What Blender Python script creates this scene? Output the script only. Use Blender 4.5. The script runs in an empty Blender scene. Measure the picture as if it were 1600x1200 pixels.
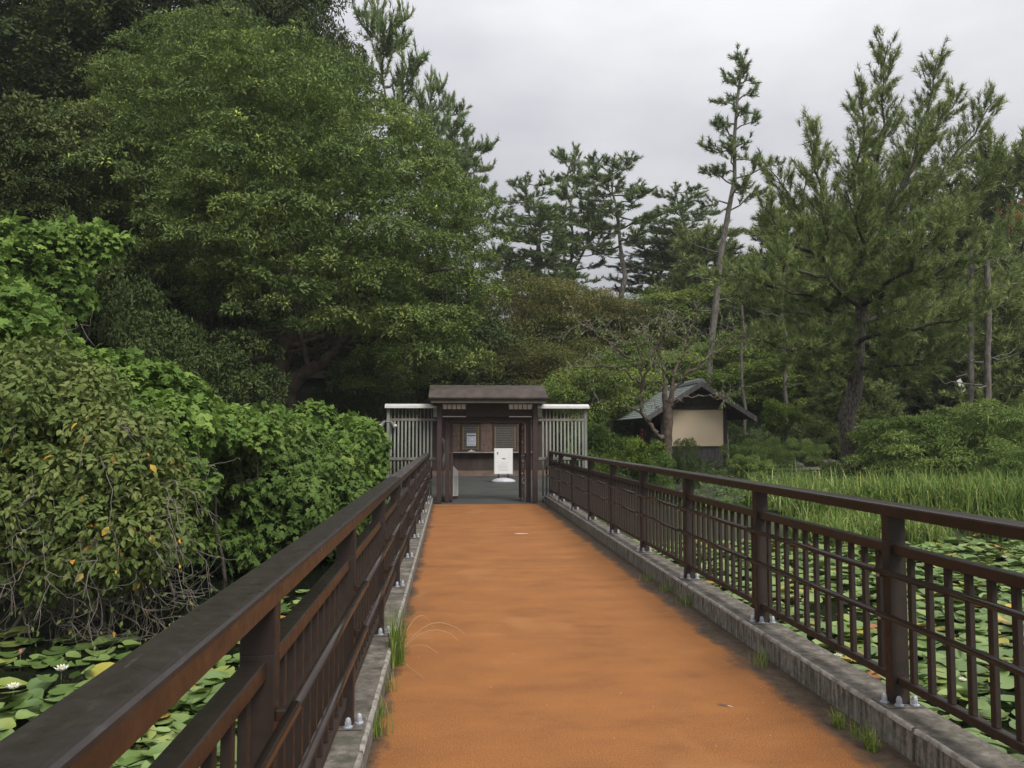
import bpy, math, random
import numpy as np
from mathutils import Vector, Matrix, Euler

rng = np.random.default_rng(7)
random.seed(7)
SC = bpy.context.scene
COL = SC.collection
PI = math.pi

# ------------------------------------------------------------------ camera, sky, sun, exposure
CAM = np.array([0.0, 0.0, 1.65])
YAW, PITCH, FPX = 0.0746, 0.0622, 1290.0
cd = bpy.data.cameras.new('camera')
cam = bpy.data.objects.new('camera', cd); COL.objects.link(cam)
cam.location = tuple(CAM)
cam.rotation_euler = Euler((PI / 2 + PITCH, 0, -YAW), 'XYZ')
cd.sensor_width = 36; cd.lens = 36 * FPX / 1600
cd.clip_start = 0.05; cd.clip_end = 2000
SC.camera = cam

SUN_EL, SUN_AZ = math.radians(47), math.radians(155)     # azimuth from +Y towards +X
w = bpy.data.worlds.new('World'); SC.world = w; w.use_nodes = True
nt = w.node_tree; nt.nodes.clear()
N = nt.nodes.new; Lk = nt.links.new
out = N('ShaderNodeOutputWorld'); bg = N('ShaderNodeBackground')
sky = N('ShaderNodeTexSky'); sky.sky_type = 'NISHITA'; sky.sun_disc = False
sky.sun_elevation = SUN_EL; sky.sun_rotation = SUN_AZ
sky.dust_density = 4; sky.air_density = 1
sk = N('ShaderNodeMix'); sk.data_type = 'RGBA'; sk.blend_type = 'MIX'
# overcast layer: luminance rises towards the zenith as (1+2 sin el)/3, softened by cloud noise
tc = N('ShaderNodeTexCoord'); sx = N('ShaderNodeSeparateXYZ'); Lk(tc.outputs['Generated'], sx.inputs[0])
mx = N('ShaderNodeMath'); mx.operation = 'MAXIMUM'; Lk(sx.outputs['Z'], mx.inputs[0]); mx.inputs[1].default_value = 0
gr = N('ShaderNodeMath'); gr.operation = 'MULTIPLY_ADD'; Lk(mx.outputs[0], gr.inputs[0])
gr.inputs[1].default_value = 0.50; gr.inputs[2].default_value = 0.156
mp = N('ShaderNodeMapping'); Lk(tc.outputs['Generated'], mp.inputs[0]); mp.inputs['Scale'].default_value = (1.6, 1.6, 4.0)
mp.inputs['Location'].default_value = (0.35, 0.2, 0.1)
no = N('ShaderNodeTexNoise'); no.inputs['Scale'].default_value = 1.7; no.inputs['Detail'].default_value = 5
no.inputs['Roughness'].default_value = 0.5; Lk(mp.outputs[0], no.inputs['Vector'])
cr = N('ShaderNodeValToRGB'); Lk(no.outputs[0], cr.inputs[0])
cr.color_ramp.elements[0].position = 0.36; cr.color_ramp.elements[0].color = (0.88, 0.875, 0.935, 1)
cr.color_ramp.elements[1].position = 0.68; cr.color_ramp.elements[1].color = (1.19, 1.185, 1.21, 1)
ml = N('ShaderNodeVectorMath'); ml.operation = 'SCALE'; Lk(cr.outputs[0], ml.inputs[0]); Lk(gr.outputs[0], ml.inputs['Scale'])
ns = N('ShaderNodeVectorMath'); ns.operation = 'SCALE'; Lk(sky.outputs[0], ns.inputs[0]); ns.inputs['Scale'].default_value = 1.0
ms = N('ShaderNodeVectorMath'); ms.operation = 'SCALE'; Lk(ml.outputs[0], ms.inputs[0]); ms.inputs['Scale'].default_value = 10.0
sk.inputs[0].default_value = 0.95
Lk(ns.outputs[0], sk.inputs[6]); Lk(ms.outputs[0], sk.inputs[7])
Lk(sk.outputs[2], bg.inputs[0]); bg.inputs['Strength'].default_value = 0.10
Lk(bg.outputs[0], out.inputs[0])

sl = bpy.data.lights.new('sun', 'SUN'); sl.energy = 1.5; sl.angle = math.radians(22); sl.color = (1.0, 0.96, 0.9)
sun = bpy.data.objects.new('sun', sl); COL.objects.link(sun)
sdir = Vector((math.sin(SUN_AZ) * math.cos(SUN_EL), math.cos(SUN_AZ) * math.cos(SUN_EL), math.sin(SUN_EL)))
sun.rotation_euler = (-sdir).to_track_quat('-Z', 'Y').to_euler()
sun.location = (0, 0, 30)
vs = SC.view_settings
vs.view_transform = 'Standard'; vs.look = 'None'; vs.exposure = 1.12; vs.gamma = 1; vs.use_curve_mapping = False
SC.cycles.max_bounces = 6; SC.cycles.diffuse_bounces = 3; SC.cycles.glossy_bounces = 3
SC.cycles.transmission_bounces = 3; SC.cycles.transparent_max_bounces = 6

# ------------------------------------------------------------------ camera geometry helpers (measure real positions)
_fw = np.array([math.sin(YAW) * math.cos(PITCH), math.cos(YAW) * math.cos(PITCH), math.sin(PITCH)])
_rt = np.array([math.cos(YAW), -math.sin(YAW), 0.0]); _up = np.cross(_rt, _fw)
def ray(px, py): return _fw + _rt * (px - 800) / FPX - _up * (py - 600) / FPX
def P(px, py, d): return CAM + ray(px, py) * d
def PY(px, py, Y):
    r = ray(px, py); return CAM + r * (Y / r[1])

# ------------------------------------------------------------------ materials
def newmat(name):
    m = bpy.data.materials.new(name); m.use_nodes = True
    return m, m.node_tree.nodes, m.node_tree.links, m.node_tree.nodes['Principled BSDF']
def mat(name, c, rough=0.6, c2=None, scale=8.0, detail=4, bump=0.0, bscale=None, metal=0.0, spec=0.5, stretch=None, lo=0.35, hi=0.65, coord='Object'):
    m, n, l, b = newmat(name)
    b.inputs['Base Color'].default_value = (*c, 1); b.inputs['Roughness'].default_value = rough
    b.inputs['Metallic'].default_value = metal; b.inputs['Specular IOR Level'].default_value = spec
    tc = n.new('ShaderNodeTexCoord'); mp = n.new('ShaderNodeMapping'); l.new(tc.outputs[coord], mp.inputs[0])
    if stretch: mp.inputs['Scale'].default_value = stretch
    if c2:
        t = n.new('ShaderNodeTexNoise'); t.inputs['Scale'].default_value = scale; t.inputs['Detail'].default_value = detail
        l.new(mp.outputs[0], t.inputs['Vector'])
        r = n.new('ShaderNodeValToRGB'); l.new(t.outputs[0], r.inputs[0])
        r.color_ramp.elements[0].position = lo; r.color_ramp.elements[0].color = (*c, 1)
        r.color_ramp.elements[1].position = hi; r.color_ramp.elements[1].color = (*c2, 1)
        l.new(r.outputs[0], b.inputs['Base Color'])
    if bump:
        t2 = n.new('ShaderNodeTexNoise'); t2.inputs['Scale'].default_value = bscale or scale * 4; t2.inputs['Detail'].default_value = 5
        l.new(mp.outputs[0], t2.inputs['Vector'])
        bp = n.new('ShaderNodeBump'); bp.inputs['Strength'].default_value = bump; bp.inputs['Distance'].default_value = 0.02
        l.new(t2.outputs[0], bp.inputs['Height']); l.new(bp.outputs[0], b.inputs['Normal'])
    return m
def leafmat(name, stops, rough=0.5, transl=0.25, objrand=False, spec=0.16):
    rough = rough + 0.1
    m, n, l, b = newmat(name)
    r = n.new('ShaderNodeValToRGB')
    if objrand:
        a = n.new('ShaderNodeObjectInfo'); l.new(a.outputs['Random'], r.inputs[0])
    else:
        a = n.new('ShaderNodeAttribute'); a.attribute_name = 'tint'; l.new(a.outputs['Fac'], r.inputs[0])
    el = r.color_ramp.elements
    while len(el) < len(stops): el.new(0.5)
    for e, (p, c) in zip(el, stops): e.position = p; e.color = (*c, 1)
    l.new(r.outputs[0], b.inputs['Base Color']); b.inputs['Roughness'].default_value = rough
    b.inputs['Specular IOR Level'].default_value = spec
    if transl:
        t = n.new('ShaderNodeBsdfTranslucent'); l.new(r.outputs[0], t.inputs[0])
        mxs = n.new('ShaderNodeMixShader'); mxs.inputs[0].default_value = transl
        l.new(b.outputs[0], mxs.inputs[1]); l.new(t.outputs[0], mxs.inputs[2])
        l.new(mxs.outputs[0], n['Material Output'].inputs[0])
    return m

# ------------------------------------------------------------------ object helpers
def tag(o, label=None, cat=None, group=None, kind=None):
    if label: o['label'] = label
    if cat: o['category'] = cat
    if group: o['group'] = group
    if kind: o['kind'] = kind
    return o
def empty(name, loc=(0, 0, 0), rz=0.0, label=None, cat=None, group=None, kind=None):
    o = bpy.data.objects.new(name, None); COL.objects.link(o)
    o.location = tuple(loc); o.rotation_euler = (0, 0, rz); o.empty_display_size = 0.2
    return tag(o, label, cat, group, kind)
def link(name, me, parent=None, loc=(0, 0, 0), rot=(0, 0, 0), scale=(1, 1, 1)):
    o = bpy.data.objects.new(name, me); COL.objects.link(o)
    o.location = tuple(loc); o.rotation_euler = rot; o.scale = scale
    if parent: o.parent = parent
    return o
def me_np(name, V, F, m, tint=None, smooth=False):
    V = np.asarray(V, dtype=np.float32).reshape(-1, 3); F = np.asarray(F, dtype=np.int32)
    k = F.shape[1]; me = bpy.data.meshes.new(name)
    me.vertices.add(len(V)); me.vertices.foreach_set('co', V.ravel())
    me.loops.add(F.size); me.loops.foreach_set('vertex_index', F.ravel())
    me.polygons.add(len(F)); me.polygons.foreach_set('loop_start', np.arange(0, F.size, k, dtype=np.int32))
    me.polygons.foreach_set('loop_total', np.full(len(F), k, dtype=np.int32))
    me.polygons.foreach_set('use_smooth', np.full(len(F), bool(smooth)))
    me.update(calc_edges=True)
    if tint is not None:
        a = me.attributes.new('tint', 'FLOAT', 'POINT'); a.data.foreach_set('value', np.asarray(tint, dtype=np.float32))
    if m is not None: me.materials.append(m)
    return me

class MB:
    """collects boxes, tubes and quads into one mesh"""
    def __init__(s): s.v = []; s.f = []; s.n = 0
    def add(s, V, F):
        s.v += [tuple(map(float, p)) for p in V]; s.f += [tuple(int(i) + s.n for i in f) for f in F]; s.n += len(V); return s
    def box(s, x0, x1, y0, y1, z0, z1, bev=0.0, R=None, at=(0, 0, 0)):
        if bev <= 0:
            V = [(x0, y0, z0), (x1, y0, z0), (x1, y1, z0), (x0, y1, z0), (x0, y0, z1), (x1, y0, z1), (x1, y1, z1), (x0, y1, z1)]
            F = [(0, 3, 2, 1), (4, 5, 6, 7), (0, 1, 5, 4), (1, 2, 6, 5), (2, 3, 7, 6), (3, 0, 4, 7)]
        else:
            b = bev; V = []
            for z, e in ((z0, b), (z0 + b, 0), (z1 - b, 0), (z1, b)):
                for (x, y, ax, ay) in ((x0, y0, 1, 1), (x1, y0, -1, 1), (x1, y1, -1, -1), (x0, y1, 1, -1)):
                    if e: V += [(x + ax * b, y + ay * b, z)] * 2
                    else:
                        if ax * ay > 0: V += [(x, y + ay * b, z), (x + ax * b, y, z)]
                        else: V += [(x + ax * b, y, z), (x, y + ay * b, z)]
            F = []
            for r in range(3):
                for i in range(8):
                    a, c = r * 8 + i, r * 8 + (i + 1) % 8
                    F.append((a, c, c + 8, a + 8))
            F.append((0, 6, 4, 2)); F.append((24, 26, 28, 30))
        if R is not None: V = [tuple(R @ Vector(p) + Vector(at)) for p in V]
        elif at != (0, 0, 0): V = [(p[0] + at[0], p[1] + at[1], p[2] + at[2]) for p in V]
        return s.add(V, F)
    def tube(s, pts, rad, k=8, cap=True):
        V, F = tube(pts, rad, k); s.add(V, F)
        if cap:
            n = s.n - len(V)
            s.f.append(tuple(n + i for i in range(k))[::-1]); s.f.append(tuple(n + len(V) - k + i for i in range(k)))
        return s
    def me(s, name, m, smooth=False):
        me = bpy.data.meshes.new(name); me.from_pydata(s.v, [], s.f); me.validate(); me.update()
        if m is not None: me.materials.append(m)
        if smooth:
            for p in me.polygons: p.use_smooth = True
        return me
    def ob(s, name, m, parent=None, smooth=False, **k):
        o = link(name, s.me(name, m, smooth), parent); return tag(o, **k) if k else o

def tube(pts, rad, k=8):
    pts = np.asarray(pts, float); n = len(pts); rad = np.broadcast_to(np.asarray(rad, float), (n,))
    T = np.gradient(pts, axis=0); T /= np.linalg.norm(T, axis=1, keepdims=True) + 1e-9
    ref = np.array([0, 0, 1.0]) if abs(T[:, 2]).mean() < 0.8 else np.array([1.0, 0, 0])
    A = np.cross(T, ref); A /= np.linalg.norm(A, axis=1, keepdims=True) + 1e-9; B = np.cross(T, A)
    th = np.arange(k) * 2 * PI / k
    V = pts[:, None] + rad[:, None, None] * (np.cos(th)[None, :, None] * A[:, None] + np.sin(th)[None, :, None] * B[:, None])
    F = [(i * k + j, i * k + (j + 1) % k, (i + 1) * k + (j + 1) % k, (i + 1) * k + j) for i in range(n - 1) for j in range(k)]
    return V.reshape(-1, 3), F
class TB:
    """many tubes -> quads array (bark)"""
    def __init__(s): s.V = []; s.F = []; s.n = 0
    def add(s, pts, rad, k=6, rough=0.0):
        V, F = tube(pts, rad, k)
        if rough: V = V + rng.normal(0, rough, V.shape)
        s.V.append(V); s.F.append(np.asarray(F) + s.n); s.n += len(V)
    def me(s, name, m): return me_np(name, np.concatenate(s.V), np.concatenate(s.F), m, smooth=True)
def unit(a): return a / (np.linalg.norm(a, axis=-1, keepdims=True) + 1e-9)
def curve(p0, p1, sag=0.0, n=6, wob=0.0):
    t = np.linspace(0, 1, n)[:, None]; p = np.asarray(p0) * (1 - t) + np.asarray(p1) * t
    p[:, 2] += (sag * 4 * t * (1 - t))[:, 0]
    if wob: p[1:-1] += rng.normal(0, wob, (n - 2, 3))
    return p
def scatter(pos, d, nrm, L, W, tmpl, faces):
    """copies a leaf template at each position: d = long axis, nrm = upper side"""
    d = unit(d); s = unit(np.cross(d, nrm)); nn = np.cross(s, d)
    T = np.asarray(tmpl, float); K = len(T); L = np.asarray(L)[:, None, None]; W = np.asarray(W)[:, None, None]
    V = pos[:, None] + T[None, :, 0:1] * L * d[:, None] + T[None, :, 1:2] * W * s[:, None] + T[None, :, 2:3] * L * nn[:, None]
    F = (np.asarray(faces)[None] + (np.arange(len(pos)) * K)[:, None, None]).reshape(-1, len(faces[0]))
    return V.reshape(-1, 3), F, K
LEAF4 = ([(0, 0, 0), (0.5, 0.5, 0.06), (1, 0, -0.08), (0.5, -0.5, 0.06)], [(0, 1, 2, 3)])
LEAF6 = ([(0, 0, 0), (0.35, 0.42, 0.09), (0.75, 0.3, 0.03), (1, 0, -0.16), (0.75, -0.3, 0.03), (0.35, -0.42, 0.09), (0.4, 0, 0.0)],
         [(0, 6, 1), (1, 6, 2), (2, 6, 3), (3, 6, 4), (4, 6, 5), (5, 6, 0)])
LOBE = ([(0, 0, 0), (-0.1, 0.3, 0), (0.12, 0.58, -0.05), (0.36, 0.36, 0.05), (0.58, 0.5, -0.04), (0.68, 0.2, 0.04), (1, 0, -0.15),
         (0.68, -0.2, 0.04), (0.58, -0.5, -0.04), (0.36, -0.36, 0.05), (0.12, -0.58, -0.05), (-0.1, -0.3, 0), (0.35, 0, 0.03)],
        [(12, i, (i + 1) % 12) for i in range(12)])
NEEDLE = ([(0, 0.5, 0), (0, -0.5, 0), (1, 0, 0)], [(0, 1, 2)])

# ------------------------------------------------------------------ terrain
def smooth01(t): t = np.clip(t, 0, 1); return t * t * (3 - 2 * t)
def pond_mask(X, Y):
    """1 inside the pond"""
    right = smooth01((17.6 + 0.5 * np.sin(X * 0.9) - Y) / 1.0) * (X > -0.4)
    lim = -6.2 + 0.16 * np.clip(Y - 8, 0, 20) + 0.4 * np.sin(Y * 0.8)
    left = smooth01((17.5 - Y) / 1.0) * smooth01((X - lim) / 1.2) * (X <= -0.4)
    return np.maximum(right, left) * smooth01((34 - X) / 3)
def ground_z(X, Y):
    X = np.asarray(X, float); Y = np.asarray(Y, float)
    base = 0.03 + 0.45 * smooth01((X - 5.0) / 5) * smooth01((Y - 20.5) / 6)
    back = np.minimum(np.clip(Y - 37.5, 0, 60) * 0.45, 6.8 + 3 * smooth01((X - 8) / 10) + 0.8 * np.sin(X * 0.35))
    rightslope = smooth01((X - 9) / 6) * np.clip(Y - 29, 0, 40) * 0.22
    leftslope = smooth01((-3.5 - X) / 5) * np.clip(Y - 19, 0, 50) * 0.24 + np.clip(-8.5 - X, 0, 60) * 0.5
    h = base + np.maximum(back * smooth01((X + 20) / 8 + 0.6), rightslope) + leftslope
    h = np.minimum(h, 24 + 0.0 * h)
    h = h + 0.12 * np.sin(X * 0.7 + 1) * np.cos(Y * 0.6) * smooth01((Y - 38) / 4)
    plaza = smooth01((X + 5.5) / 1.0) * smooth01((7.6 - X) / 1.0) * smooth01((Y - 18.5) / 1.0) * smooth01((37.5 - Y) / 1.0)
    h = h * (1 - plaza) - 0.03 * plaza
    dk_ = smooth01((X + 2.4) / 0.8) * smooth01((4.4 - X) / 0.8) * smooth01((20.8 - Y) / 0.6)
    h = np.where(dk_ > 0, np.minimum(h, h * (1 - dk_) - 0.45 * dk_), h)
    m = pond_mask(X, Y)
    return h * (1 - m) + (-1.1) * m
M_soil = mat('soil', (0.022, 0.026, 0.012), 0.95, (0.045, 0.06, 0.02), scale=0.9, detail=8, bump=0.8, bscale=9)
def gz(x, y): return float(ground_z(x, y))
xs = np.concatenate([np.linspace(-400, -60, 12), np.arange(-58, 60, 0.8), np.linspace(62, 400, 12)])
ys = np.concatenate([np.linspace(-60, -8, 8), np.arange(-6, 95, 0.8), np.linspace(97, 500, 12)])
XX, YY = np.meshgrid(xs, ys); ZZ = ground_z(XX, YY)
nx, ny = len(xs), len(ys)
idx = np.arange(nx * ny).reshape(ny, nx)
Fg = np.stack([idx[:-1, :-1], idx[:-1, 1:], idx[1:, 1:], idx[1:, :-1]], -1).reshape(-1, 4)
ground = link('ground', me_np('ground', np.stack([XX, YY, ZZ], -1), Fg, M_soil, smooth=True)); tag(ground, kind='structure')

M_water, n_, l_, b_ = newmat('pond_water')
b_.inputs['Base Color'].default_value = (0.008, 0.011, 0.006, 1); b_.inputs['Roughness'].default_value = 0.06
b_.inputs['Specular IOR Level'].default_value = 0.5
_t = n_.new('ShaderNodeTexNoise'); _t.inputs['Scale'].default_value = 5; _b = n_.new('ShaderNodeBump')
_b.inputs['Strength'].default_value = 0.06; l_.new(_t.outputs[0], _b.inputs['Height']); l_.new(_b.outputs[0], b_.inputs['Normal'])
WZ = -0.55
MB().box(-9, 34, -12, 18.6, WZ - 0.02, WZ).ob('water', M_water, kind='structure')

# plaza and path
M_asph = mat('plaza_asphalt', (0.036, 0.038, 0.034), 0.85, (0.058, 0.060, 0.054), scale=1.3, detail=9, bump=0.3, bscale=60)
MB().box(-5.0, 7.0, 20.004, 37.2, -0.3, 0.0).ob('plaza', M_asph, kind='structure')
M_path = mat('dirt_path', (0.12, 0.085, 0.065), 0.95, (0.2, 0.15, 0.12), scale=2.5, detail=8, bump=0.5, bscale=30)
pp = [(11.0, 27.3), (13.0, 27.9), (15.0, 28.4), (18.0, 28.6), (22, 28.2), (28, 27), (36, 26)]
V = []; 
for (x, y) in pp:
    for o in (-1.3, -0.6, 0.1, 0.8): V.append((x, y + o, gz(x, y + o) + 0.05))
F = [(i * 4 + j, (i + 1) * 4 + j, (i + 1) * 4 + j + 1, i * 4 + j + 1) for i in range(len(pp) - 1) for j in range(3)]
link('path', me_np('path', V, F, M_path, smooth=True)); tag(bpy.data.objects['path'], kind='structure')

# ------------------------------------------------------------------ bridge deck and kerbs
KL, KR = -0.413, 2.345        # inner kerb faces
M_deck, n_, l_, b_ = newmat('orange_deck')
tc = n_.new('ShaderNodeTexCoord'); geo = n_.new('ShaderNodeSeparateXYZ'); l_.new(tc.outputs['Object'], geo.inputs[0])
def noise(n, l, src, sc, det=4, rough=0.5, stretch=None):
    mp = n.new('ShaderNodeMapping'); l.new(src, mp.inputs[0])
    if stretch: mp.inputs['Scale'].default_value = stretch
    t = n.new('ShaderNodeTexNoise'); t.inputs['Scale'].default_value = sc; t.inputs['Detail'].default_value = det; t.inputs['Roughness'].default_value = rough
    l.new(mp.outputs[0], t.inputs['Vector']); return t.outputs[0]
def ramp(n, l, src, stops):
    r = n.new('ShaderNodeValToRGB'); l.new(src, r.inputs[0]); el = r.color_ramp.elements
    while len(el) < len(stops): el.new(0.5)
    for e, (p, c) in zip(el, stops):
        e.position = p; e.color = (*c, 1) if isinstance(c, tuple) else (c, c, c, 1)
    return r.outputs[0]
def math_(n, l, op, a, b=None, c=None):
    m = n.new('ShaderNodeMath'); m.operation = op
    for i, v in enumerate((a, b, c)):
        if v is None: continue
        if isinstance(v, (int, float)): m.inputs[i].default_value = v
        else: l.new(v, m.inputs[i])
    return m.outputs[0]
def mixc(n, l, f, a, b, mode='MIX'):
    m = n.new('ShaderNodeMix'); m.data_type = 'RGBA'; m.blend_type = mode
    for i, v in ((0, f), (6, a), (7, b)):
        if isinstance(v, tuple): m.inputs[i].default_value = (*v, 1)
        elif isinstance(v, (int, float)): m.inputs[i].default_value = v
        else: l.new(v, m.inputs[i])
    return m.outputs[2]
o = tc.outputs['Object']
blot = noise(n_, l_, o, 1.6, 6, 0.62, (0.8, 1.4, 1))
c = ramp(n_, l_, blot, [(0.30, (0.20, 0.084, 0.028)), (0.45, (0.26, 0.106, 0.033)), (0.60, (0.295, 0.120, 0.036)), (0.75, (0.33, 0.15, 0.055))])
grit = noise(n_, l_, o, 120, 4, 0.8)
c = mixc(n_, l_, 0.8, c, ramp(n_, l_, grit, [(0.35, 0.35), (0.5, 0.95), (0.65, 1.6)]), 'MULTIPLY')
grime = noise(n_, l_, o, 0.9, 7, 0.6, (1.4, 0.9, 1))
c = mixc(n_, l_, ramp(n_, l_, grime, [(0.54, 0.0), (0.74, 0.30)]), c, (0.13, 0.072, 0.036))
scuff = noise(n_, l_, o, 1.1, 3, 0.5, (1.0, 0.7, 1))
c = mixc(n_, l_, ramp(n_, l_, scuff, [(0.60, 0.0), (0.66, 0.5)]), c, (0.33, 0.15, 0.055))
spk = noise(n_, l_, o, 38, 2, 0.5)
c = mixc(n_, l_, ramp(n_, l_, spk, [(0.70, 0.0), (0.75, 0.55)]), c, (0.10, 0.05, 0.025))
spk2 = noise(n_, l_, o, 61, 2, 0.5, (1, 1, 2))
c = mixc(n_, l_, ramp(n_, l_, spk2, [(0.73, 0.0), (0.76, 0.7)]), c, (0.42, 0.28, 0.17))
# grime and moss gathered along both edges, ragged
en = noise(n_, l_, o, 2.6, 9, 0.72, (1.0, 0.8, 1))
x = geo.outputs['X']
rx = math_(n_, l_, 'SUBTRACT', KR, x)          # distance from right kerb
lx = math_(n_, l_, 'SUBTRACT', x, KL)
def edge(dist, w0, w1):
    t = math_(n_, l_, 'MULTIPLY_ADD', en, 0.46, w0)     # ragged width
    e = math_(n_, l_, 'SUBTRACT', t, dist)
    return ramp(n_, l_, math_(n_, l_, 'MULTIPLY', e, w1), [(0.0, 0.0), (0.5, 0.6), (1.0, 0.97)])
er = edge(rx, 0.05, 9.0); el_ = edge(lx, -0.15, 12.0)
em = math_(n_, l_, 'MAXIMUM', er, el_)
dirt = ramp(n_, l_, noise(n_, l_, o, 14, 6, 0.7), [(0.35, (0.035, 0.027, 0.019)), (0.6, (0.075, 0.056, 0.038)), (0.75, (0.05, 0.06, 0.025))])
c = mixc(n_, l_, em, c, dirt)
l_.new(c, b_.inputs['Base Color']); b_.inputs['Roughness'].default_value = 0.88; b_.inputs['Specular IOR Level'].default_value = 0.25
bp = n_.new('ShaderNodeBump'); bp.inputs['Strength'].default_value = 0.6; bp.inputs['Distance'].default_value = 0.006
l_.new(grit, bp.inputs['Height']); l_.new(bp.outputs[0], b_.inputs['Normal'])

deck = empty('bridge_deck', (0, 0, 0), kind='structure')
JY = 10.62
def slab(y0, y1, seed):
    r = np.random.default_rng(seed); V = []; nx_ = 24
    xs_ = np.linspace(KL - 0.02, KR + 0.02, nx_)
    a = [y0 + (r.normal(0, 0.004) if y0 > -1.9 else 0) for _ in xs_]; b = [y1 + (r.normal(0, 0.004) if y1 < 19.9 else 0) for _ in xs_]
    V += [(xx, yy, 0.0) for xx, yy in zip(xs_, a)] + [(xx, yy, 0.0) for xx, yy in zip(xs_, b)]
    V += [(xx, yy, -0.25) for xx, yy in zip(xs_, a)] + [(xx, yy, -0.25) for xx, yy in zip(xs_, b)]
    F = []
    for i in range(nx_ - 1):
        F += [(i, i + 1, nx_ + i + 1, nx_ + i), (2 * nx_ + i + 1, 2 * nx_ + i, 3 * nx_ + i, 3 * nx_ + i + 1),
              (2 * nx_ + i, 2 * nx_ + i + 1, i + 1, i), (nx_ + i, nx_ + i + 1, 3 * nx_ + i + 1, 3 * nx_ + i)]
    return link('deck_slab', me_np('deck_slab', V, F, M_deck), deck)
slab(-3, JY - 0.009, 1); slab(JY + 0.009, 20.0, 2)

M_conc, n_, l_, b_ = newmat('kerb_concrete')
tc = n_.new('ShaderNodeTexCoord'); o = tc.outputs['Object']; gm = n_.new('ShaderNodeNewGeometry'); sn = n_.new('ShaderNodeSeparateXYZ'); l_.new(gm.outputs['Normal'], sn.inputs[0])
base = ramp(n_, l_, noise(n_, l_, o, 6, 8, 0.65), [(0.3, (0.06, 0.052, 0.041)), (0.5, (0.145, 0.127, 0.102)), (0.7, (0.27, 0.245, 0.205))])
streak = ramp(n_, l_, noise(n_, l_, o, 9, 6, 0.6, (1, 3.0, 0.35)), [(0.38, (0.075, 0.068, 0.05)), (0.62, (0.36, 0.335, 0.29))])
side = math_(n_, l_, 'LESS_THAN', sn.outputs['Z'], 0.5)
c = mixc(n_, l_, math_(n_, l_, 'MULTIPLY', side, 0.7), base, streak)
top = ramp(n_, l_, noise(n_, l_, o, 17, 5, 0.7), [(0.42, 1.0), (0.62, 0.55)])
c = mixc(n_, l_, 1.0, c, top, 'MULTIPLY')
c = mixc(n_, l_, ramp(n_, l_, noise(n_, l_, o, 3.1, 5, 0.6), [(0.55, 0.0), (0.75, 0.5)]), c, (0.05, 0.062, 0.03))
l_.new(c, b_.inputs['Base Color']); b_.inputs['Roughness'].default_value = 0.92
bp = n_.new('ShaderNodeBump'); bp.inputs['Strength'].default_value = 0.7; bp.inputs['Distance'].default_value = 0.01
l_.new(noise(n_, l_, o, 45, 6, 0.7), bp.inputs['Height']); l_.new(bp.outputs[0], b_.inputs['Normal'])
M_edge = mat('worn_concrete_edge', (0.34, 0.32, 0.28), 0.9, (0.16, 0.145, 0.12), scale=14, bump=0.6)
KW = 0.265
for sgn, x0, nm in ((-1, KL, 'left'), (1, KR, 'right')):
    k = empty('kerb_' + nm, (0, 0, 0), kind='structure'); KH = 0.128 if sgn < 0 else 0.168
    ys_ = [-2.0] + [2.0 * i + 0.12 for i in range(0, 10)] + [20.42]
    for a, b in zip(ys_[:-1], ys_[1:]):
        xa, xb = (x0 - KW, x0) if sgn < 0 else (x0, x0 + KW)
        m = MB().box(xa, xb, a + 0.005, b - 0.005, -0.28, KH + rng.normal(0, 0.0015), bev=0.008)
        m.ob('kerb_stone', M_conc, k)
        # worn pale arris along the inner edge
        e = MB(); ex = x0 - sgn * 0.0
        n = 26; yy = np.linspace(a + 0.012, b - 0.012, n)
        ww = 0.006 + 0.007 * rng.random(n); hh = 0.004 + 0.006 * rng.random(n)
        V = []
        for i in range(n):
            V += [(ex + sgn * (0.010 + ww[i]), yy[i], KH + 0.0025), (ex - sgn * 0.002 + sgn * 0.004, yy[i], KH + 0.0005), (ex - sgn * 0.003, yy[i], KH - 0.012 - hh[i])]
        F = [(3 * i + j, 3 * i + j + 3, 3 * i + j + 4, 3 * i + j + 1) for i in range(n - 1) for j in range(2)]
        link('worn_edge', me_np('worn_edge', V, F, M_edge, smooth=True), k)
    # bridge side beam under the kerb
MB().box(KL - KW + 0.03, KL - 0.02, -2, 20.0, -0.5, -0.285).box(KR + 0.02, KR + KW - 0.03, -2, 20.0, -0.5, -0.285).ob('bridge_beam', M_conc, kind='structure')

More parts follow.
